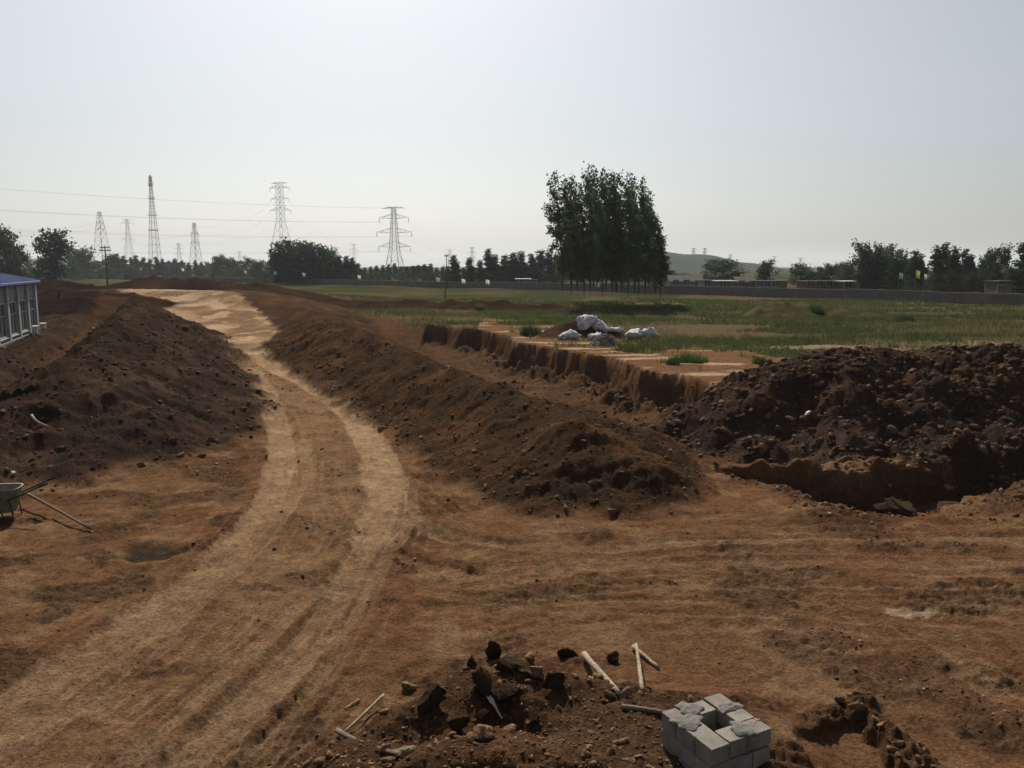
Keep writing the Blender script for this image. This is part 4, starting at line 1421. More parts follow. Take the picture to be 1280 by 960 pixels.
def make_tree(kind, seed, leaf, nleaf, mat='leaf_far'):
    """unit-height tree data: trunk mesh, crown mesh (height 1 m scaled by the object)"""
    rg = np.random.default_rng(seed)
    Hh = 20.0 if kind in ('poplar', 'slender') else 12.0
    if kind == 'poplar':
        r0, cb, wmax = .20, .20, 2.5
    elif kind == 'slender':
        r0, cb, wmax = .18, .05, 2.6
    elif kind == 'round':
        r0, cb, wmax = .25, .06, 4.2
    else:
        r0, cb, wmax = .15, .03, 3.8
    lean = -.9 if kind == 'poplar' else -.5
    mb = MB()
    def tp(t):
        return np.array((lean * t ** 2.2 + .15 * math.sin(3 * t + seed), .2 * math.sin(2.3 * t + seed * 2), Hh * t))
    ts = np.linspace(-.012, .97, 12)
    mb.tube([tp(t) for t in ts], [max(.02, r0 * (1 - .95 * max(t, 0) ** .8)) for t in ts], 7)
    nl = {'poplar': 46, 'slender': 34, 'round': 40, 'bush': 26}[kind]
    cents = []
    wts = []
    for i in range(nl):
        t = cb + (1 - cb) * ((i + rg.uniform(0, 1)) / nl) * .97
        u = (t - cb) / (1 - cb)
        if kind in ('poplar', 'slender'):
            prof = (.55 + .6 * math.sin(math.pi * min(1, u * .9 + .15))) * (1 - .88 * u ** 1.35)
            asc = R(rg.uniform(38, 62))
            wsc = .72
        elif kind == 'round':
            prof = math.sin(math.pi * min(1, u * .80 + .17)) ** .5
            asc = R(rg.uniform(5, 45))
            wsc = .95
        else:
            prof = math.sqrt(max(0, 1 - u ** 2)) * .95 + .08
            asc = R(rg.uniform(0, 45))
            wsc = .95
        L = wmax * prof * rg.uniform(.55, 1.25) * wsc / max(.55, math.cos(asc))
        az = rg.uniform(0, 2 * math.pi)
        p = tp(t)
        d = np.array((math.cos(az) * math.cos(asc), math.sin(az) * math.cos(asc), math.sin(asc)))
        pts = []
        nseg = 5
        for k in range(nseg):
            s = k / (nseg - 1)
            q = p + d * L * s + np.array((lean * .5 * s * s * u * 1.3 - .2 * s * s, 0, .18 * L * s * s - (.25 * L * s ** 3 if u < .4 else 0)))
            pts.append(q)
        rb = max(.02, r0 * (1 - t) * .4)
        mb.tube(pts, [rb * (1 - .8 * k / 4) for k in range(5)], 4, False)
        for k in range(9):
            s = .25 + .75 * k / 8
            f = s * 4
            i0 = min(3, int(f))
            q = pts[i0] + (pts[i0 + 1] - pts[i0]) * (f - i0)
            for _ in range(2):
                cents.append(q + rg.normal(0, .16 * wmax * .6, 3) * np.array((1, 1, .8)))
                wts.append((.45 + .8 * s) * L)
    # tip
    for k in range(14):
        cents.append(tp(.9 + .1 * k / 14) + rg.normal(0, .2, 3))
        wts.append(.9)
    cents = np.array(cents)
    wts = np.array(wts) * rg.choice([.1, .5, 1.0, 2.0], len(cents))
    pick = rg.choice(len(cents), nleaf, p=wts / wts.sum())
    sg = {'poplar': .24, 'slender': .34, 'round': .5, 'bush': .5}[kind]
    Cn = cents[pick] + rg.normal(0, sg, (nleaf, 3)) * np.array((1, 1, 1.15))
    Cn[:, 2] = np.maximum(Cn[:, 2], .3 if kind == 'bush' else 1.0)
    LV, LF = leaf_quads(Cn, leaf, seed + 1)
    tm = mb.mesh('trunk', True)
    tm.materials.append(M['bark'])
    cm = mesh_np('crown', LV, LF)
    cm.materials.append(M[mat])
    return tm, cm, Hh

GROVE = [make_tree('poplar', 1000 + i, .37, 2700, 'leaf') for i in range(7)]
FARP = [make_tree('slender', 1100 + i, .72, 2600) for i in range(5)]
FARR = [make_tree('round', 1200 + i, .68, 2600) for i in range(5)]
FARB = [make_tree('bush', 1300 + i, .55, 1200, 'leaf_pale') for i in range(4)]

def tree(tpl, x, y, hgt, label, group, name, wide=1.0, rz=0.0, z=None):
    tm, cm, Hh = tpl
    o = empty(name, (x, y, (gz(x, y) if z is None else z) - .05), rz)
    s = hgt / Hh
    o.scale = (s * wide, s * wide, s)
    link('trunk', tm, None, o)
    link('crown', cm, None, o)
    return tag(o, label, 'tree', group)

# the windblown grove of poplars in the field: (pixel x, distance, top y)
grove = [(701, 101, 214), (713, 106, 222), (722, 112, 216), (731, 103, 226), (738, 109, 212), (746, 115, 206), (752, 101, 224), (757, 107, 210), (764, 112, 216), (771, 104, 211), (778, 109, 214),
         (786, 101, 222), (793, 113, 216), (797, 104, 228), (806, 108, 221), (818, 111, 238), (826, 106, 268), (716, 118, 226), (770, 120, 222), (742, 121, 220), (810, 119, 232)]
G_ = 'poplars of the grove in the field'
for i, (px, Y, ty) in enumerate(grove):
    q = at(px, 360, Y)
    top = at(px, ty, Y)[2]
    lab = 'tall slim poplar inside the windblown grove in the middle of the field'
    if i == 0:
        lab = 'leftmost poplar of the windblown grove, its bare trunk standing clear'
    elif px == 826:
        lab = 'rightmost, shortest poplar of the windblown grove with drooping foliage'
    elif px == 746:
        lab = 'highest poplar of the windblown grove, its tip bent to the left'
    elif px == 818:
        lab = 'second poplar from the right edge of the windblown grove'
    wd = .98 if px not in (826, 818, 701) else 1.15
    tree(GROVE[i % 7], q[0], Y, top - gz(q[0], Y), lab, G_, 'poplar_tree', wd, (i * 1.7 % 1.0 - .5) * .9)

def treeline(items, label, group, name, tpls, seed, labels=None):
    rg = np.random.default_rng(seed)
    for i, (px, ty, wpx, Y) in enumerate(items):
        q = at(px, 350, Y)
        top = at(px, ty, Y)[2]
        h = top - gz(q[0], Y)
        tpl = tpls[int(rg.integers(0, len(tpls)))]
        natural = {20.0: 4.6, 12.0: 8.4}[tpl[2]] * h / tpl[2]
        wide = float(np.clip(1.35 * wpx * Y / F / natural, .5, 2.4))
        lab = (labels or {}).get(i, label)
        same = [k for k in range(len(items)) if k not in (labels or {})]
        if lab == label and 1 < len(same) <= 8:
            order = sorted(same, key=lambda k: items[k][0])
            lab = ('leftmost', 'second from the left', 'third from the left', 'fourth from the left', 'fifth from the left', 'sixth from the left', 'seventh from the left', 'eighth from the left')[order.index(i)] + ': ' + ' '.join(label.split()[:12])
        tree(tpl, q[0], Y, h, lab, group, name, wide, rg.uniform(-.6, .6) if tpl[2] == 20.0 else rg.uniform(0, 6.28))

treeline([(5, 291, 30, 225), (-12, 296, 34, 228), (22, 312, 22, 232)], 'dark broad tree at the far left edge above the blue roof', 'dark trees at the left', 'broadleaf_tree', FARR, 1,
         {2: 'lower dark tree just right of the tree at the left edge'})
treeline([(70, 296, 34, 235)], 'single dark rounded tree standing tall left of the utility pole with crossarms', 'dark trees at the left', 'broadleaf_tree', FARR, 2)
treeline([(38, 320, 24, 270), (50, 322, 22, 275), (90, 318, 20, 270)], 'low tree between the dark trees at far left', 'low trees at the left', 'broadleaf_tree', FARB, 3)
treeline([(97, 314, 24, 430), (106, 318, 20, 440), (116, 328, 22, 430), (140, 322, 18, 430)], 'pale hazy tree left of the long wooded row', 'pale far trees at the left', 'broadleaf_tree', FARR, 4)
treeline([(x, 317 + (x - 150) * .085 + (i % 3) * 1.6, 15, 430 + (i * 37) % 40) for i, x in enumerate(range(150, 262, 8))], 'slim tree in the long hazy row below the lattice mast', 'trees of the long hazy row', 'poplar_tree', FARP, 5)
treeline([(276, 323, 16, 380), (287, 326, 16, 390), (300, 328, 18, 380), (313, 325, 16, 370), (326, 329, 18, 360), (338, 330, 16, 350), (268, 330, 14, 400)], 'hazy tree between the long row and the dense dark clump', 'hazy trees left of the dark clump', 'broadleaf_tree', FARR, 6)
treeline([(357, 309, 26, 250), (368, 307, 26, 256), (380, 309, 26, 250), (392, 311, 26, 258), (403, 312, 24, 252), (412, 316, 20, 262), (350, 318, 20, 248)], 'tree in the dense dark clump in front of the tall pale pylon', 'trees of the dense dark clump', 'broadleaf_tree', FARR, 7)
treeline([(420, 318, 12, 258), (428, 319, 12, 262), (436, 320, 12, 258), (443, 322, 12, 264)], 'slender tree just right of the dense dark clump', 'slender trees right of the dark clump', 'poplar_tree', FARP, 8)
treeline([(450 + i * 7.5, 329 + (i * 5) % 6, 11, 300 + (i * 23) % 50) for i in range(15)], 'low slim tree in the row at the foot of the dark pylon', 'low row at the foot of the dark pylon', 'poplar_tree', FARP, 9)
treeline([(570, 319, 16, 245), (561, 332, 10, 250), (590, 322, 16, 245), (580, 334, 12, 255), (603, 325, 14, 240), (613, 311, 14, 240), (622, 318, 16, 244), (634, 318, 18, 240), (645, 316, 18, 236), (655, 314, 18, 242), (666, 317, 18, 240), (678, 312, 18, 250), (688, 316, 18, 245)],
         'dark tree in the row between the dark pylon and the poplar grove', 'trees left of the poplar grove', 'poplar_tree', FARP, 10,
         {0: 'slender dark tree standing just right of the thin pole', 5: 'tallest ragged tree of the row left of the poplar grove'})
treeline([(700, 322, 24, 260), (722, 326, 24, 265), (745, 324, 24, 262), (768, 328, 24, 262), (790, 326, 24, 262), (812, 330, 24, 262), (832, 340, 18, 250), (846, 344, 14, 250)], 'tree of the hedge seen behind the trunks of the poplar grove', 'trees behind the poplar grove', 'broadleaf_tree', FARR, 11)
treeline([(858, 342, 18, 300), (870, 345, 16, 290), (882, 342, 14, 300)], 'low bush among the village roofs right of the poplar grove', 'bushes among the village roofs', 'bush', FARB, 12)
treeline([(905, 328, 34, 240)], 'broad dark tree behind the white-roofed shed at the village', 'village trees', 'broadleaf_tree', FARR, 13)
treeline([(955, 330, 20, 215)], 'dark round tree between the hill and the right pylons', 'village trees', 'broadleaf_tree', FARR, 14)
treeline([(1002, 333, 20, 215), (1016, 341, 20, 220)], 'dark conical tree behind the long dark village wall', 'village trees', 'broadleaf_tree', FARR, 15, {1: 'low tree right of the dark conical tree at the village'})
treeline([(1034, 333, 22, 215)], 'rounded tree behind the reddish village house', 'village trees', 'broadleaf_tree', FARR, 16)
treeline([(1062, 330, 20, 200), (1052, 342, 16, 205)], 'round tree at the left foot of the big dark group on the right', 'village trees', 'broadleaf_tree', FARR, 17, {1: 'low bush left of the big dark group on the right'})
treeline([(1077, 311, 20, 160), (1088, 316, 20, 165), (1099, 312, 20, 160), (1109, 318, 18, 168), (1119, 322, 16, 165), (1128, 326, 14, 170)], 'tree in the big dark group behind the boards on the wall', 'big dark group on the right', 'poplar_tree', FARP + FARR, 18)
treeline([(1111, 311, 26, 300), (1136, 326, 20, 300)], 'pale hazy tree rising behind the big dark group on the right', 'pale trees on the right', 'broadleaf_tree', FARR, 19)
treeline([(1144, 312, 16, 158), (1153, 317, 14, 160)], 'slim upright tree standing alone between the two tree groups on the right', 'slim trees on the right', 'poplar_tree', FARP, 20)
treeline([(1172, 307, 18, 152), (1182, 304, 18, 155), (1194, 308, 18, 152), (1206, 311, 18, 158), (1216, 318, 14, 158)], 'tall ragged tree in the second group on the right', 'second group on the right', 'poplar_tree', FARP, 21)
treeline([(1239, 317, 18, 155), (1250, 316, 18, 152), (1228, 328, 16, 158)], 'broad tree of the pair near the right edge', 'pair near the right edge', 'broadleaf_tree', FARR, 22)
treeline([(1279, 303, 22, 140), (1292, 308, 22, 142)], 'tall tree cut off by the right edge', 'tree at the right edge', 'poplar_tree', FARP, 23)
treeline([(1165, 342, 16, 148), (1190, 338, 20, 146), (1210, 340, 20, 147), (1228, 341, 18, 146), (1262, 338, 20, 143), (1275, 342, 18, 142), (1138, 346, 16, 150)], 'pale green low bush behind the wall on the right', 'pale bushes on the right', 'bush', FARB, 24)

hedge = [(x + (i * 13) % 9, 341 + (i * 7) % 7 + (3 if x < 330 else 0) * 0, 22, 232 + (i * 29) % 30) for i, x in enumerate(range(330, 700, 15))]
treeline(hedge, 'low dark bush in the continuous hedge behind the wall, left half', 'hedge behind the wall', 'bush', FARB, 31)
hedge = [(x + (i * 13) % 9, 333 + (i * 7) % 5, 24, 330 + (i * 29) % 40) for i, x in enumerate(range(-10, 330, 17))]
treeline(hedge, 'low hazy bush in the hedge far behind the wall at left', 'far hedge at left', 'bush', FARB, 32)
hedge = [(x + (i * 13) % 9, 341 + (i * 7) % 8, 22, 165 + (i * 29) % 20) for i, x in enumerate(range(1078, 1290, 13))]
treeline(hedge, 'low dark bush filling the gaps under the trees on the right', 'undergrowth on the right', 'bush', FARB, 33)
hedge = [(x + (i * 13) % 9, 346 + (i * 7) % 5, 20, 230 + (i * 29) % 20) for i, x in enumerate(range(842, 1075, 18))]
treeline(hedge, 'low bush showing between the village roofs', 'bushes behind the village', 'bush', FARB, 34)

# ------------------------------------------------------------------ boundary wall
WALL = [gp(-260, 343, .6), gp(60, 347, .6), gp(180, 350, .6), gp(300, 353, .6), gp(450, 357, .6), gp(600, 361, .65), gp(720, 364, .7), gp(830, 368, .75), gp(940, 371, .75), gp(1060, 375, .75), gp(1160, 379, .75), gp(1290, 383, .75), gp(1500, 389, .75)]
bw = empty('boundary_wall', (WALL[5][0], WALL[5][1], 0))
tag(bw, 'long low dark brick wall enclosing the field along the whole background', 'wall')
ox, oy = WALL[5]
for i in range(len(WALL) - 1):
    (x0, y0), (x1, y1) = WALL[i], WALL[i + 1]
    L = math.hypot(x1 - x0, y1 - y0)
    rz = math.atan2(y1 - y0, x1 - x0)
    cx, cy = (x0 + x1) / 2, (y0 + y1) / 2
    g0 = .3
    hgt = 1.5 if i > 1 else 2.2
    zt = max(gz(cx, cy), .5) + hgt
    MB().box((cx - ox, cy - oy, (g0 + zt) / 2 - .2), (L + .1, .24, zt - g0 + .4), rz).build('wall_run', M['brick'], bw)
    MB().box((cx - ox, cy - oy, zt + .045), (L + .1, .36, .08), rz).build('coping', M['coping'], bw)
    pr = MB()
    nn = int(L / 5)
    for k in range(nn):
        t = (k + .5) / nn
        pr.box((x0 + (x1 - x0) * t - ox, y0 + (y1 - y0) * t - oy, (zt + g0) / 2 - .17), (.40, .46, zt - g0 + .34), rz)
    pr.build('piers', M['brick'], bw)['kind'] = 'stuff'

# small white flags / boards standing along the wall
def flag(px, py, Y, w, h, label, mat='cloth', group='white flags along the wall'):
    p = at(px, py, Y)
    g0 = gz(p[0], Y)
    o = empty('flag', (p[0], Y, g0))
    MB().tube([(0, 0, -.1), (0, 0, p[2] - g0 + h / 2)], [.035, .03], 6).build('pole', M['steel_dark'], o)
    n = 6
    V_, F_ = [], []
    for k in range(n + 1):
        for z in (-.5, .5):
            V_.append((.03 + w * k / n, .10 * math.sin(k * 1.3), p[2] - g0 + z * h - .04 * k))
    for k in range(n):
        F_.append((2 * k, 2 * k + 2, 2 * k + 3, 2 * k + 1))
    f = MB().add(V_, F_).build('cloth', M[mat], o, True)
    sm_ = f.modifiers.new('thick', 'SOLIDIFY')
    sm_.thickness = .01
    return tag(o, label, 'flag', group)
ORD = ('leftmost', 'second', 'third', 'fourth', 'fifth', 'sixth', 'seventh', 'eighth', 'ninth', 'tenth', 'eleventh', 'twelfth')
for i_f, (px, py, Y) in enumerate([(13, 331, 250), (60, 332, 300), (189, 335, 300), (227, 337, 280), (305, 340, 255), (342, 341, 240), (378, 343, 230), (447, 346, 215), (545, 349, 190), (577, 351, 185), (607, 352, 180), (744, 355, 165)]):
    flag(px, py, Y, .8, 1.0, ORD[i_f] + (' from the left' if i_f else '') + ' of the small white flags along the boundary wall')
flag(1124, 344, 118, .55, .85, 'pale cyan board on a pole in front of the right trees', 'cloth_c', 'boards on the right')
flag(1145, 342, 117, .60, 1.05, 'bright yellow green board on a pole in front of the right trees', 'cloth_y', 'boards on the right')
flag(1155, 345, 116, .45, .7, 'small white board just right of the yellow green one', 'cloth', 'boards on the right')

# ------------------------------------------------------------------ village houses
def house(px0, px1, ytop, Y, depth, wallm, roofm, label, kind='flat', openings=2, rz=0.0):
    a, b = at(px0, ytop, Y), at(px1, ytop, Y)
    w = b[0] - a[0]
    cx = (a[0] + b[0]) / 2
    g0 = gz(cx, Y)
    h = a[2] - g0
    o = empty('house', (cx, Y + depth / 2, g0), rz)
    MB().box((0, 0, h / 2 - .3), (w, depth, h + .4), 0).build('wall', M[wallm], o)
    if kind == 'flat':
        MB().box((0, -.15, h + .06), (w + .5, depth + .7, .14)).build('roof', M[roofm], o)
    else:
        e = .35
        V_ = [(-w / 2 - e, -depth / 2 - e, h - .1), (w / 2 + e, -depth / 2 - e, h - .1), (w / 2 + e, 0, h + depth * .22), (-w / 2 - e, 0, h + depth * .22), (w / 2 + e, depth / 2 + e, h - .1), (-w / 2 - e, depth / 2 + e, h - .1)]
        V_ += [(x, y, z + .14) for x, y, z in V_]
        MB().add(V_, [(6, 7, 8, 9), (9, 8, 10, 11), (0, 3, 2, 1), (3, 5, 4, 2), (0, 1, 7, 6), (4, 5, 11, 10), (1, 2, 8, 7), (2, 4, 10, 8), (0, 6, 9, 3), (3, 9, 11, 5)]).build('roof', M[roofm], o)
        MB().add([(-w / 2 + .02, -depth / 2, h - .11), (-w / 2 + .02, depth / 2, h - .11), (-w / 2 + .02, 0, h + depth * .2), (w / 2 - .02, -depth / 2, h - .11), (w / 2 - .02, depth / 2, h - .11), (w / 2 - .02, 0, h + depth * .2)], [(0, 2, 1), (3, 4, 5)]).build('gable', M[wallm], o)
    for k in range(openings):
        x = -w / 2 + w * (k + .5) / openings
        if k == openings - 1 and openings > 1:
            d = MB().box((x, -depth / 2 - .03, 1.0), (.95, .08, 2.0)).build('door', M['wood_dark'], o)
        else:
            fr_ = MB().box((x, -depth / 2 - .02, 1.55), (1.4, .08, 1.2)).build('window', M['frame'], o)
            MB().box((x - .34, -depth / 2 - .07, 1.55), (.6, .03, 1.05)).box((x + .34, -depth / 2 - .07, 1.55), (.6, .03, 1.05)).build('pane', M['glass'], fr_)
    return tag(o, label, 'house', 'village houses')
house(838, 878, 352, 190, 6, 'plaster', 'tile', 'low grey village house just right of the poplar grove', 'gable', 3)
house(880, 897, 351, 178, 5, 'plaster', 'tile', 'small bluish grey house left of the white-roofed shed', 'flat', 2)
house(898, 921, 351.5, 172, 4.5, 'brick_red', 'whiteroof', 'dark brick shed with a bright white roof edge at the village', 'flat', 2)
house(922, 944, 353, 178, 5, 'brick_red', 'tile', 'plain dark brick house right of the white-roofed shed', 'gable', 2)
house(945, 984, 351.5, 176, 6, 'brick', 'tile', 'long dark house below the round tree at the village', 'flat', 4)
house(1008, 1054, 352, 172, 6, 'brick_red', 'tile', 'long reddish brick house in front of the rounded tree', 'flat', 4)
house(1056, 1073, 352, 168, 5, 'brick_red', 'whiteroof', 'small brick shed with pale roof at the foot of the big dark trees', 'flat', 2)
house(645, 663, 349, 205, 4, 'brick_red', 'whiteroof', 'small brown shed with a white roof left of the poplar grove', 'flat', 2)
house(664, 671, 350, 200, 3, 'plaster', 'tile', 'narrow grey hut right of the small brown shed', 'flat', 1)
house(1248, 1266, 352, 138, 4, 'brick_red', 'tile', 'little brick hut behind the wall near the right edge', 'flat', 2)
# larger pale block beyond the dark pylon, with its own windows
def far_block(px0, px1, ytop, Y, label, depth=14, floors=2, bays=7):
    a, b = at(px0, ytop, Y), at(px1, ytop, Y)
    w = b[0] - a[0]
    cx = (a[0] + b[0]) / 2
    h = a[2] - .6
    o = empty('far_building', (cx, Y, .6))
    MB().box((0, depth / 2, h / 2), (w, depth, h)).build('wall', M['plaster'], o)
    MB().box((0, depth / 2, h + .2), (w + .8, depth + .8, .4)).build('roof', M['tile'], o)
    for f in range(floors):
        for k in range(bays):
            MB().box((-w / 2 + w * (k + .5) / bays, -.05, h * (f + .55) / floors), (w / bays * .5, .12, h / floors * .45)).build('window', M['glass'], o)
    return tag(o, label, 'building', 'pale buildings beyond the wall')
far_block(499, 515, 334, 420, 'pale grey block partly hidden behind the right leg of the dark pylon', 12, 2, 4)
far_block(518, 534, 333.5, 430, 'pale grey building right of the dark pylon above the low trees', 12, 2, 5)
far_block(207, 222, 329, 380, 'small white building in front of the long hazy tree row', 9, 1, 4)

# ------------------------------------------------------------------ hills
def hill(name, pts, Y, depth, label, seed):
    P = np.array([at(px, py, Y) for px, py in pts])
    n, mrow = 90, 26
    xs = np.linspace(P[0, 0], P[-1, 0], n)
    top = np.interp(xs, P[:, 0], P[:, 2])
    top = np.convolve(np.pad(top, 3, mode='edge'), np.ones(7) / 7, 'valid')
    vv = np.linspace(-1, 1, mrow)
    XX = np.repeat(xs[None], mrow, 0)
    YY = Y + vv[:, None] * depth + np.zeros_like(XX)
    ZZ = (top[None] - .3) * np.cos(vv * math.pi / 2)[:, None] ** 1.3 + .3
    ZZ = ZZ + fbm(XX, YY, depth * .4, 4, seed) * top.max() * .06 * (ZZ > 3) - .8 * (np.abs(vv[:, None]) > .97)
    ZZ[np.argmin(np.abs(vv))] = top
    ix = np.arange(n * mrow).reshape(mrow, n)
    o = link(name, mesh_np(name, np.stack([XX, YY, ZZ], -1).reshape(-1, 3), np.stack([ix[:-1, :-1], ix[:-1, 1:], ix[1:, 1:], ix[1:, :-1]], -1).reshape(-1, 4), True), M['hill'])
    return tag(o, label, None, None, 'structure')
hill('hill', [(660, 332), (690, 322), (730, 316), (790, 314), (838, 315), (848, 318.5), (862, 318), (885, 320), (897, 323), (910, 328), (925, 334)], 1150, 220, 'hazy grey green hill behind the poplar grove', 1)
hill('hill', [(890, 334), (905, 330), (925, 328), (940, 329), (955, 333), (970, 338)], 1050, 140, 'small brownish hill right of the larger one', 2)
hill('hill', [(950, 340), (985, 338), (1020, 339.5), (1060, 337), (1110, 340), (1200, 341), (1300, 338), (1400, 342)], 2400, 300, 'long faint ridge low on the horizon at right', 3)
hill('hill', [(-200, 330), (-50, 322), (60, 325), (130, 329), (220, 331), (330, 334)], 2600, 300, 'long faint ridge low on the horizon at left', 4)

# ------------------------------------------------------------------ pylons and masts
def pylon(px, ytop, Y, arms, wbase, wwaist, ywaist, wtop, label, mat='steel', rz=0.0, leg=.26, brace=.12, n=14, base=.6, panels=None):
    """lattice tower; arms = list of (picture y, half length m, drop)"""
    leg, brace = leg * .75, brace * .62
    top = at(px, ytop, Y)
    zt = top[2]
    o = empty('pylon', (top[0], Y, base), rz)
    zz = lambda py: at(px, py, Y)[2] - base
    zw, ztp = zz(ywaist), zt - base
    def half(z):
        if z < zw:
            return (wbase + (wwaist - wbase) * (z / zw)) / 2
        return (wwaist + (wtop - wwaist) * ((z - zw) / (ztp - zw))) / 2
    lv = [0.0]
    while lv[-1] < ztp:
        lv.append(lv[-1] + max(2 * half(lv[-1]) * .95, ztp / 26))
    lv = np.array(lv) * ztp / lv[-1]
    lm, bm_ = [MB() for _ in range(4)], MB()
    cor = [(-1, -1), (1, -1), (1, 1), (-1, 1)]
    for i in range(len(lv) - 1):
        h0, h1 = half(lv[i]), half(lv[i + 1])
        for k in range(4):
            a, b = cor[k], cor[(k + 1) % 4]
            lm[k].bar((a[0] * h0, a[1] * h0, lv[i] - (.4 if i == 0 else 0)), (a[0] * h1, a[1] * h1, lv[i + 1]), leg * (1 - .4 * lv[i] / ztp), leg * (1 - .4 * lv[i + 1] / ztp))
            bm_.bar((a[0] * h0, a[1] * h0, lv[i]), (b[0] * h1, b[1] * h1, lv[i + 1]), brace)
            bm_.bar((b[0] * h0, b[1] * h0, lv[i]), (a[0] * h1, a[1] * h1, lv[i + 1]), brace)
            bm_.bar((a[0] * h1, a[1] * h1, lv[i + 1]), (b[0] * h1, b[1] * h1, lv[i + 1]), brace)
    for q in lm:
        q.build('leg', M[mat], o)
    bm_.build('bracing', M[mat], o)['kind'] = 'stuff'
    tips = []
    for py, hl, rise in arms:
        z = zz(py)
        hw = half(min(z, ztp))
        am = MB()
        for s in (-1, 1):
            tip = (s * hl, 0, z + rise * .15)
            for yy in (-1, 1):
                am.bar((s * hw, yy * hw, z), tip, brace * 1.4)
                am.bar((s * hw, yy * hw, min(z + abs(rise), ztp)), tip, brace * 1.2)
                for q in (.33, .66):
                    am.bar((s * (hw + (hl - hw) * q), yy * hw * (1 - q), z + rise * .15 * q), (s * (hw + (hl - hw) * (q - .2)), yy * hw * (1 - q + .2), z + abs(rise) * (1 - q + .2)), brace)
            for q in (.33, .66):
                am.bar((s * (hw + (hl - hw) * q), -hw * (1 - q), z), (s * (hw + (hl - hw) * q), hw * (1 - q), z), brace)
            tips.append(Vector((top[0], Y, base)) + Matrix.Rotation(rz, 3, 'Z') @ Vector(tip))
        ar_ = am.build('crossarm', M[mat], o)
        if rise > 1.2:
            for s in (-1, 1):
                ins = MB().tube([(s * hl * .985, 0, z), (s * hl * .985, 0, z - 1.0), (s * hl * .985, 0, z - 2.2)], [.10, .14, .10], 6).build('insulator', M['black'], ar_)
    tag(o, label, 'pylon', 'lattice pylons on the plain')
    return o, tips

pA, tA = pylon(492, 259, 430, [(260, 6.6, -1.2), (273, 8.2, 2.2), (291, 9.8, 2.4), (309, 8.8, 2.4)], 9.0, 3.9, 309, 1.7, 'dark lattice pylon with four crossarm levels left of the picture centre', 'steel_dark', R(-14), .30, .13)
pB, tB = pylon(349, 228, 680, [(229, 8.0, -1.5), (235, 9.5, 2.0), (249, 9.0, 2.2), (263, 10.0, 2.2)], 19, 5.0, 276, 4.0, 'tall pale lattice pylon rising behind the dense dark clump', 'steel', R(-20), .34, .15)
pC, tC = pylon(124, 265, 700, [(266, 2.6, -1.0), (270, 2.4, 1.2), (279, 3.4, 1.4), (286, 3.2, 1.4)], 11, 5.2, 286, 1.6, 'slim pale tower above the utility pole with crossarms', 'steel', R(70), .36, .16)
pD, tD = pylon(158.5, 274, 900, [(275, 5.0, -1.2), (279, 6.5, 1.6), (299, 6.5, 1.6)], 11, 4.4, 300, 1.6, 'very faint far pylon between the slim tower and the lattice mast', 'steel', R(5), .30, .13)
pF, tF = pylon(242.5, 279, 700, [(279.5, 2.4, -1.0), (283, 2.6, 1.0), (292, 4.0, 1.4), (303, 3.4, 1.4)], 8.5, 4.4, 303, 1.3, 'shorter lattice tower right of the tall mast', 'steel', R(60), .36, .16)
FAR = [(223, 304, 1200, 'tiny faint pylon left of the shorter lattice tower'), (299, 314, 1300, 'tiny faint pylon left of the tall pale pylon'), (420, 309, 1100, 'tiny faint pylon left one of the pair right of the dark clump'), (442, 305, 950, 'small far pylon right one of the pair right of the dark clump'),
       (562, 312, 1100, 'small far pylon beside the thin pole right of the dark pylon'), (590, 309, 950, 'small far pylon with wide arms above the trees right of the dark pylon'), (968, 320, 1300, 'thin faint far pylon left one of the two at right'), (1001, 322, 1200, 'small far pylon right one of the two at right'), (913, 318, 1040, 'far pylon standing on the small brownish hill')]
tips_far = {}
for px, ty, Y, lab in FAR:
    k = Y / F
    bz = .6 if px != 913 else at(913, 330, Y)[2] - 2
    o_, tp_ = pylon(px, ty, Y, [(ty + 1, 4.5 * k, -1), (ty + 7, 5.2 * k, 1.4), (ty + 13, 4.8 * k, 1.4)], 7 * k, 3.2 * k, ty + 16, 1.6 * k, lab, 'steel', R(10), .34, .16, base=bz)
    tips_far[px] = tp_
for px, lab in ((867, 'left one of the two pylons on the crest of the hazy hill'), (881, 'right one of the two pylons on the crest of the hazy hill')):
    k = 1150 / F
    pylon(px, 310, 1150, [(311, 4 * k, -1), (315, 4.4 * k, 1)], 3.4 * k, 2.0 * k, 316, 1.2 * k, lab, 'steel', R(10), .4, .2, base=at(px, 319.5, 1150)[2] - 2)

# telecom mast with platforms and a spire
tm_ = at(187.5, 218, 640)
mo = empty('lattice_mast', (tm_[0], 640, .6))
zz = lambda py: at(187.5, py, 640)[2] - .6
def mh(z):
    return np.interp(z, [0, zz(269), zz(248), zz(229), zz(218)], [4.0, 1.7, 1.2, .75, .25])
lv = np.concatenate([np.linspace(0, zz(269), 9), np.linspace(zz(269), zz(229), 11)[1:], np.linspace(zz(229), zz(219), 4)[1:]])
lm, bm_ = [MB() for _ in range(4)], MB()
cor = [(-1, -1), (1, -1), (1, 1), (-1, 1)]
for i in range(len(lv) - 1):
    h0, h1 = mh(lv[i]), mh(lv[i + 1])
    for k in range(4):
        a, b = cor[k], cor[(k + 1) % 4]
        lm[k].bar((a[0] * h0, a[1] * h0, lv[i]), (a[0] * h1, a[1] * h1, lv[i + 1]), .22)
        bm_.bar((a[0] * h0, a[1] * h0, lv[i]), (b[0] * h1, b[1] * h1, lv[i + 1]), .09)
        bm_.bar((b[0] * h0, b[1] * h0, lv[i]), (a[0] * h1, a[1] * h1, lv[i + 1]), .09)
        bm_.bar((a[0] * h1, a[1] * h1, lv[i + 1]), (b[0] * h1, b[1] * h1, lv[i + 1]), .16)
for q in lm:
    q.build('leg', M['steel'], mo)
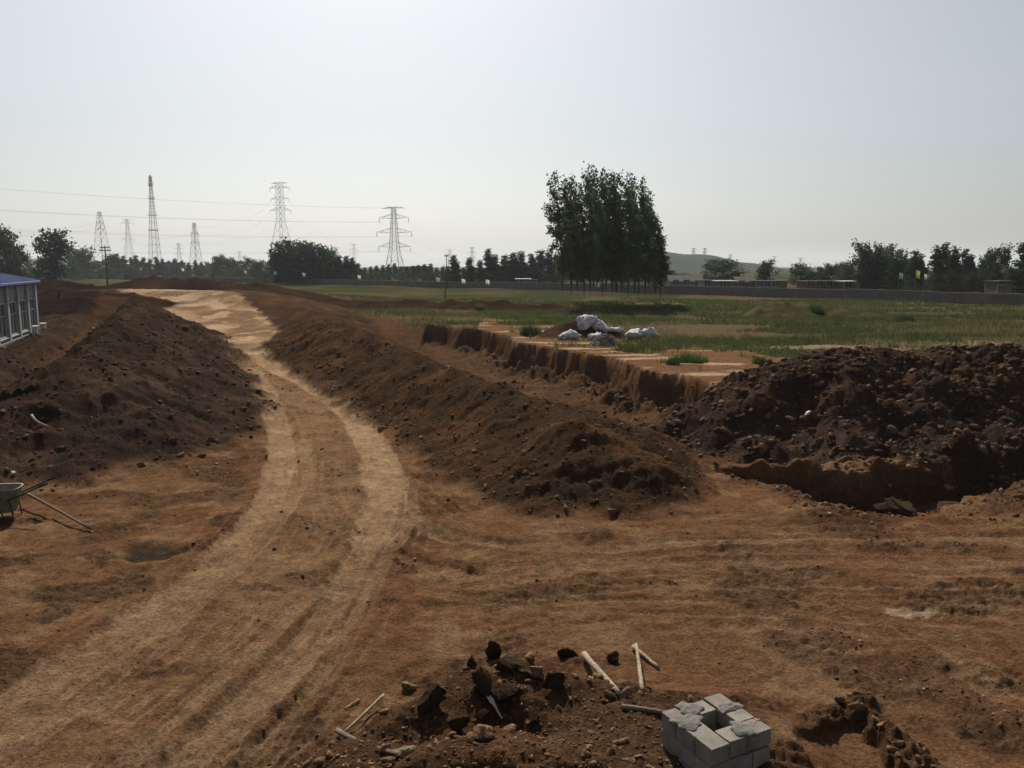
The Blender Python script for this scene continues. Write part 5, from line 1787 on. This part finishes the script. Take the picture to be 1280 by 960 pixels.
bm_.build('bracing', M['steel'], mo)['kind'] = 'stuff'
for py, r_ in ((269, 3.0), (248, 2.2), (288, 3.2), (232, 1.7), (229, 1.7)):
    z = zz(py)
    pf = MB().box((0, 0, z), (r_ * 2, r_ * 2, .22))
    for s in (-1, 1):
        pf.box((s * r_, 0, z + 1.0), (.08, r_ * 2, .08)).box((0, s * r_, z + 1.0), (r_ * 2, .08, .08))
    pf.build('platform', M['steel'], mo)
for py in (231, 226, 222):
    an = MB()
    for k in range(4):
        a = k * math.pi / 2 + .4
        an.box((1.1 * math.cos(a), 1.1 * math.sin(a), zz(py)), (.35, .35, 2.0))
    an.build('antenna', M['steel'], mo)
MB().tube([(0, 0, zz(220)), (0, 0, zz(216.5))], [.16, .05], 6).build('spire', M['steel'], mo)
tag(mo, 'tall slender lattice radio mast with platforms, highest of the masts at left', 'mast')

# conductors: sagging wires between towers
def wire(a, b, sag, label, r=.06, group='power lines'):
    a, b = Vector(a), Vector(b)
    n = 26
    mid = (a + b) / 2
    pts = []
    for i in range(n + 1):
        t = i / n
        p = a.lerp(b, t)
        p.z -= sag * 4 * t * (1 - t)
        pts.append(p - a)
    o = MB().tube(pts, r * .42, 5, False).build('power_line', M['wire'], None, True)
    o.location = a
    return tag(o, label, 'wire', group)
# the line of the dark pylon runs out of the picture on the left, coming nearer
far_l = [at(-330, 205, 330), at(-250, 214, 330), at(-330, 238, 330), at(-250, 246, 330), at(-330, 265, 330), at(-250, 274, 330), at(-330, 297, 330), at(-250, 303, 330)]
rows = ['topmost', 'second', 'third', 'lowest']
for i in range(4):
    for s in (0, 1):
        t = tA[2 * i + s]
        wire((t.x, t.y, t.z - (0 if i == 0 else 2.2)), far_l[2 * i + s], 3.0, f'{rows[i]} wire to the left edge from the {("left", "right")[s]} arm of the dark pylon', .05 if i == 0 else .07, 'wires from the dark pylon to the left')
for i in range(1, 4):
    for s in (0, 1):
        t = tA[2 * i + s]
        q = tips_far[590][min(2 * (i - 1) + s, 5)]
        wire((t.x, t.y, t.z - 2.2), q, 9, 'faint wire from the dark pylon to the small pylons on its right', .05, 'wires from the dark pylon to the right')
for i in range(1, 4):
    for s in (0, 1):
        t = tB[2 * i + s]
        q = tips_far[442][min(2 * (i - 1) + s, 5)]
        wire((t.x, t.y, t.z - 2.2), q, 10, 'faint wire from the tall pale pylon down to the far pylon on its right', .06, 'wires from the pale pylon to the right')
        q = tF[min(2 * i + s, 7)]
        wire((t.x, t.y, t.z - 2.2), q, 10, 'faint wire from the tall pale pylon down to the shorter lattice tower', .06, 'wires from the pale pylon to the left')
for i in range(2, 4):
    for s in (0, 1):
        q = tC[2 * i + s]
        e = at(-200, 318 - i * 9 - s * 3, 640)
        wire(q, e, 6, 'faint wire from the slim pale tower out to the left edge', .06, 'wires from the slim tower to the left')
        q2 = tF[2 * i + s]
        wire(q, q2, 8, 'faint wire between the slim pale tower and the shorter lattice tower', .06, 'wires behind the lattice mast')

# ------------------------------------------------------------------ utility poles
def upole(px, ytop, Y, arms, label, r=.16):
    p = at(px, ytop, Y)
    g0 = gz(p[0], Y)
    h = p[2] - g0
    o = empty('utility_pole', (p[0], Y, g0))
    MB().tube([(0, 0, -.4), (0, 0, h * .5), (0, 0, h)], [r, r * .85, r * .65], 8).build('pole', M['bark'], o, True)
    for z, hl in arms:
        a = MB().box((0, 0, h - z), (2 * hl, .16, .18), .15).build('crossarm', M['bark'], o)
        for k in (-1, -.5, .5, 1):
            MB().tube([(k * hl * .92, k * hl * .14, h - z + .09), (k * hl * .92, k * hl * .14, h - z + .36)], [.07, .05], 6).build('insulator', M['black'], a)
    return tag(o, label, 'utility pole', 'utility poles')
upole(131, 307.5, 190, [(.35, 1.1), (1.0, 1.3)], 'dark utility pole with two crossarms at left in front of the trees', .2)
upole(265.5, 321, 190, [], 'bare dark pole beside the small white flags left of the track crest', .12)
upole(558, 318, 200, [(.4, .5)], 'thin pale pole right of the dark pylon in front of the trees', .12)
upole(555, 330, 210, [], 'short thin post next to the thin pale pole', .10)
upole(556.5, 359, 135, [], 'stubby dark post standing in the field below the thin pale pole', .12)
upole(46, 312, 260, [], 'thin pole between the two dark trees at far left', .11)

# ------------------------------------------------------------------ blue roofed building on the left
pf_ = Vector((*gp(46, 421, 0), 0))
pn_ = Vector((*gp(0, 441, 0), 0))
dirv = (pn_ - pf_).normalized()
BL = 34.0
rz = math.atan2(dirv.y, dirv.x)
b0 = empty('blue_roof_building', (pf_.x, pf_.y, 0), rz)      # local +x runs along the facade towards the camera, +y out of the facade?
tag(b0, 'pale prefabricated hall with blue roof and tall windows at the left edge', 'building')
EH = 4.75
outv = Matrix.Rotation(rz, 3, 'Z') @ Vector((0, 1, 0))
sy = 1 if outv.x > 0 else -1
DP = 11.0
def fy(d):
    return sy * d
MB().box((BL / 2, fy(-DP / 2), EH / 2 - .4), (BL, DP, EH + .8)).build('wall', M['panel'], b0)
MB().box((BL / 2, fy(.06), .15), (BL + .1, .5, .9)).build('plinth', M['plaster'], b0)
V_ = [(-.4, fy(.55), EH - .12), (BL + .4, fy(.55), EH - .12), (BL + .4, fy(-DP / 2), EH + 1.15), (-.4, fy(-DP / 2), EH + 1.15), (BL + .4, fy(-DP - .55), EH - .12), (-.4, fy(-DP - .55), EH - .12)]
V_ += [(x, y, z + .16) for x, y, z in V_]
rf = MB().add(V_, [(6, 7, 8, 9), (9, 8, 10, 11), (0, 3, 2, 1), (3, 5, 4, 2), (0, 1, 7, 6), (4, 5, 11, 10), (1, 2, 8, 7), (2, 4, 10, 8), (0, 6, 9, 3), (3, 9, 11, 5)]).build('roof', M['blue'], b0)
for k in range(int(BL / .9)):
    x = .3 + k * .9
    MB().add([(x - .05, fy(.54), EH + .05), (x + .05, fy(.54), EH + .05), (x + .05, fy(-DP / 2), EH + 1.32), (x - .05, fy(-DP / 2), EH + 1.32), (x - .05, fy(.54), EH + .11), (x + .05, fy(.54), EH + .11), (x + .05, fy(-DP / 2), EH + 1.38), (x - .05, fy(-DP / 2), EH + 1.38)],
             [(4, 5, 6, 7), (0, 1, 5, 4), (1, 2, 6, 5), (3, 0, 4, 7), (2, 3, 7, 6)]).build('roof_rib', M['blue'], rf)
V_ = [(0.01, fy(0), EH - .01), (0.01, fy(-DP), EH - .01), (0.01, fy(-DP / 2), EH + 1.1), (BL - .01, fy(0), EH - .01), (BL - .01, fy(-DP), EH - .01), (BL - .01, fy(-DP / 2), EH + 1.1)]
MB().add(V_, [(0, 2, 1), (3, 4, 5)]).build('gable', M['panel'], b0)
nb = 9
bay = BL / nb
for k in range(nb + 1):
    MB().box((min(max(k * bay, .22), BL - .22), fy(.10), EH / 2 - .3), (.55, .30, EH + .3)).build('pilaster', M['pilaster'], b0)
for k in range(nb):
    x0 = k * bay + .62
    x1 = (k + 1) * bay - .62
    cx = (x0 + x1) / 2
    w = x1 - x0
    f = MB()
    z0, z1 = .95, 3.35
    f.box((cx, fy(.05), z0), (w, .14, .09)).box((cx, fy(.05), z1), (w, .14, .09)).box((x0, fy(.05), (z0 + z1) / 2), (.08, .13, z1 - z0)).box((x1, fy(.05), (z0 + z1) / 2), (.08, .13, z1 - z0)).box((cx, fy(.05), (z0 + z1) / 2), (.07, .12, z1 - z0)).box((cx, fy(.05), z0 + 1.5), (w, .12, .06))
    wd = f.build('window', M['frame'], b0)
    for q in (0, 1):
        for (za, zb) in ((z0 + .05, z0 + 1.46), (z0 + 1.54, z1 - .05)):
            MB().box((x0 + w * (.25 + .5 * q), fy(.015), (za + zb) / 2), (w * .5 - .1, .03, zb - za)).build('pane', M['glass'], wd)
    MB().box((cx, fy(.10), z0 - .1), (w + .1, .22, .07)).build('sill', M['pilaster'], wd)
    MB().box((cx, fy(.035), 4.05), (bay - .64, .07, 1.1)).build('panel', M['panel'], b0)
def ac(xl, label, zb):
    p = Matrix.Translation(b0.location) @ Matrix.Rotation(rz, 4, 'Z') @ Vector((xl, fy(.95), zb))
    o = empty('air_conditioner', p, rz)
    MB().box((0, 0, .45), (.95, .38, .78)).build('casing', M['ac'], o)
    MB().box((0, 0, .03), (.9, .42, .08)).build('feet', M['black'], o)
    gr_ = MB()
    V_ = [(-.13, fy(.195), .45)] + [(-.13 + .29 * math.cos(2 * math.pi * k / 20), fy(.195), .45 + .29 * math.sin(2 * math.pi * k / 20)) for k in range(20)]
    gr_.add(V_, [(0, 1 + k, 1 + (k + 1) % 20) for k in range(20)])
    gl = gr_.build('fan_grille', M['black'], o)
    for k in range(5):
        pass
    MB().box((0, 0, .855), (1.0, .44, .035)).build('top_plate', M['pilaster'], o)
    return tag(o, label, 'air conditioner', 'air conditioners at the blue-roofed hall')
ac(2.6, 'outdoor air conditioner at the far end of the blue-roofed hall', .45)
ac(6.0, 'outdoor air conditioner nearer along the blue-roofed hall', .45)
kb = MB().box((BL / 2 + 5, fy(1.7), .02), (BL - 10, .3, .24)).build('kerb', M['plaster'], b0)

# ------------------------------------------------------------------ haze
hz = MB().box((0, 2650, 60), (12400, 12400, 124))
hm_ = bpy.data.materials.new('haze_air')
hm_.use_nodes = True
hm_.node_tree.nodes.clear()
ho = hm_.node_tree.nodes.new('ShaderNodeOutputMaterial')
pv = hm_.node_tree.nodes.new('ShaderNodeVolumePrincipled')
pv.inputs['Color'].default_value = (.86, .92, 1.0, 1)
pv.inputs['Density'].default_value = .00012
pv.inputs['Anisotropy'].default_value = .2
hm_.node_tree.links.new(pv.outputs[0], ho.inputs['Volume'])
hzo = hz.build('haze', hm_)
tag(hzo, 'thin pale haze lying over the whole plain', None, None, 'stuff')
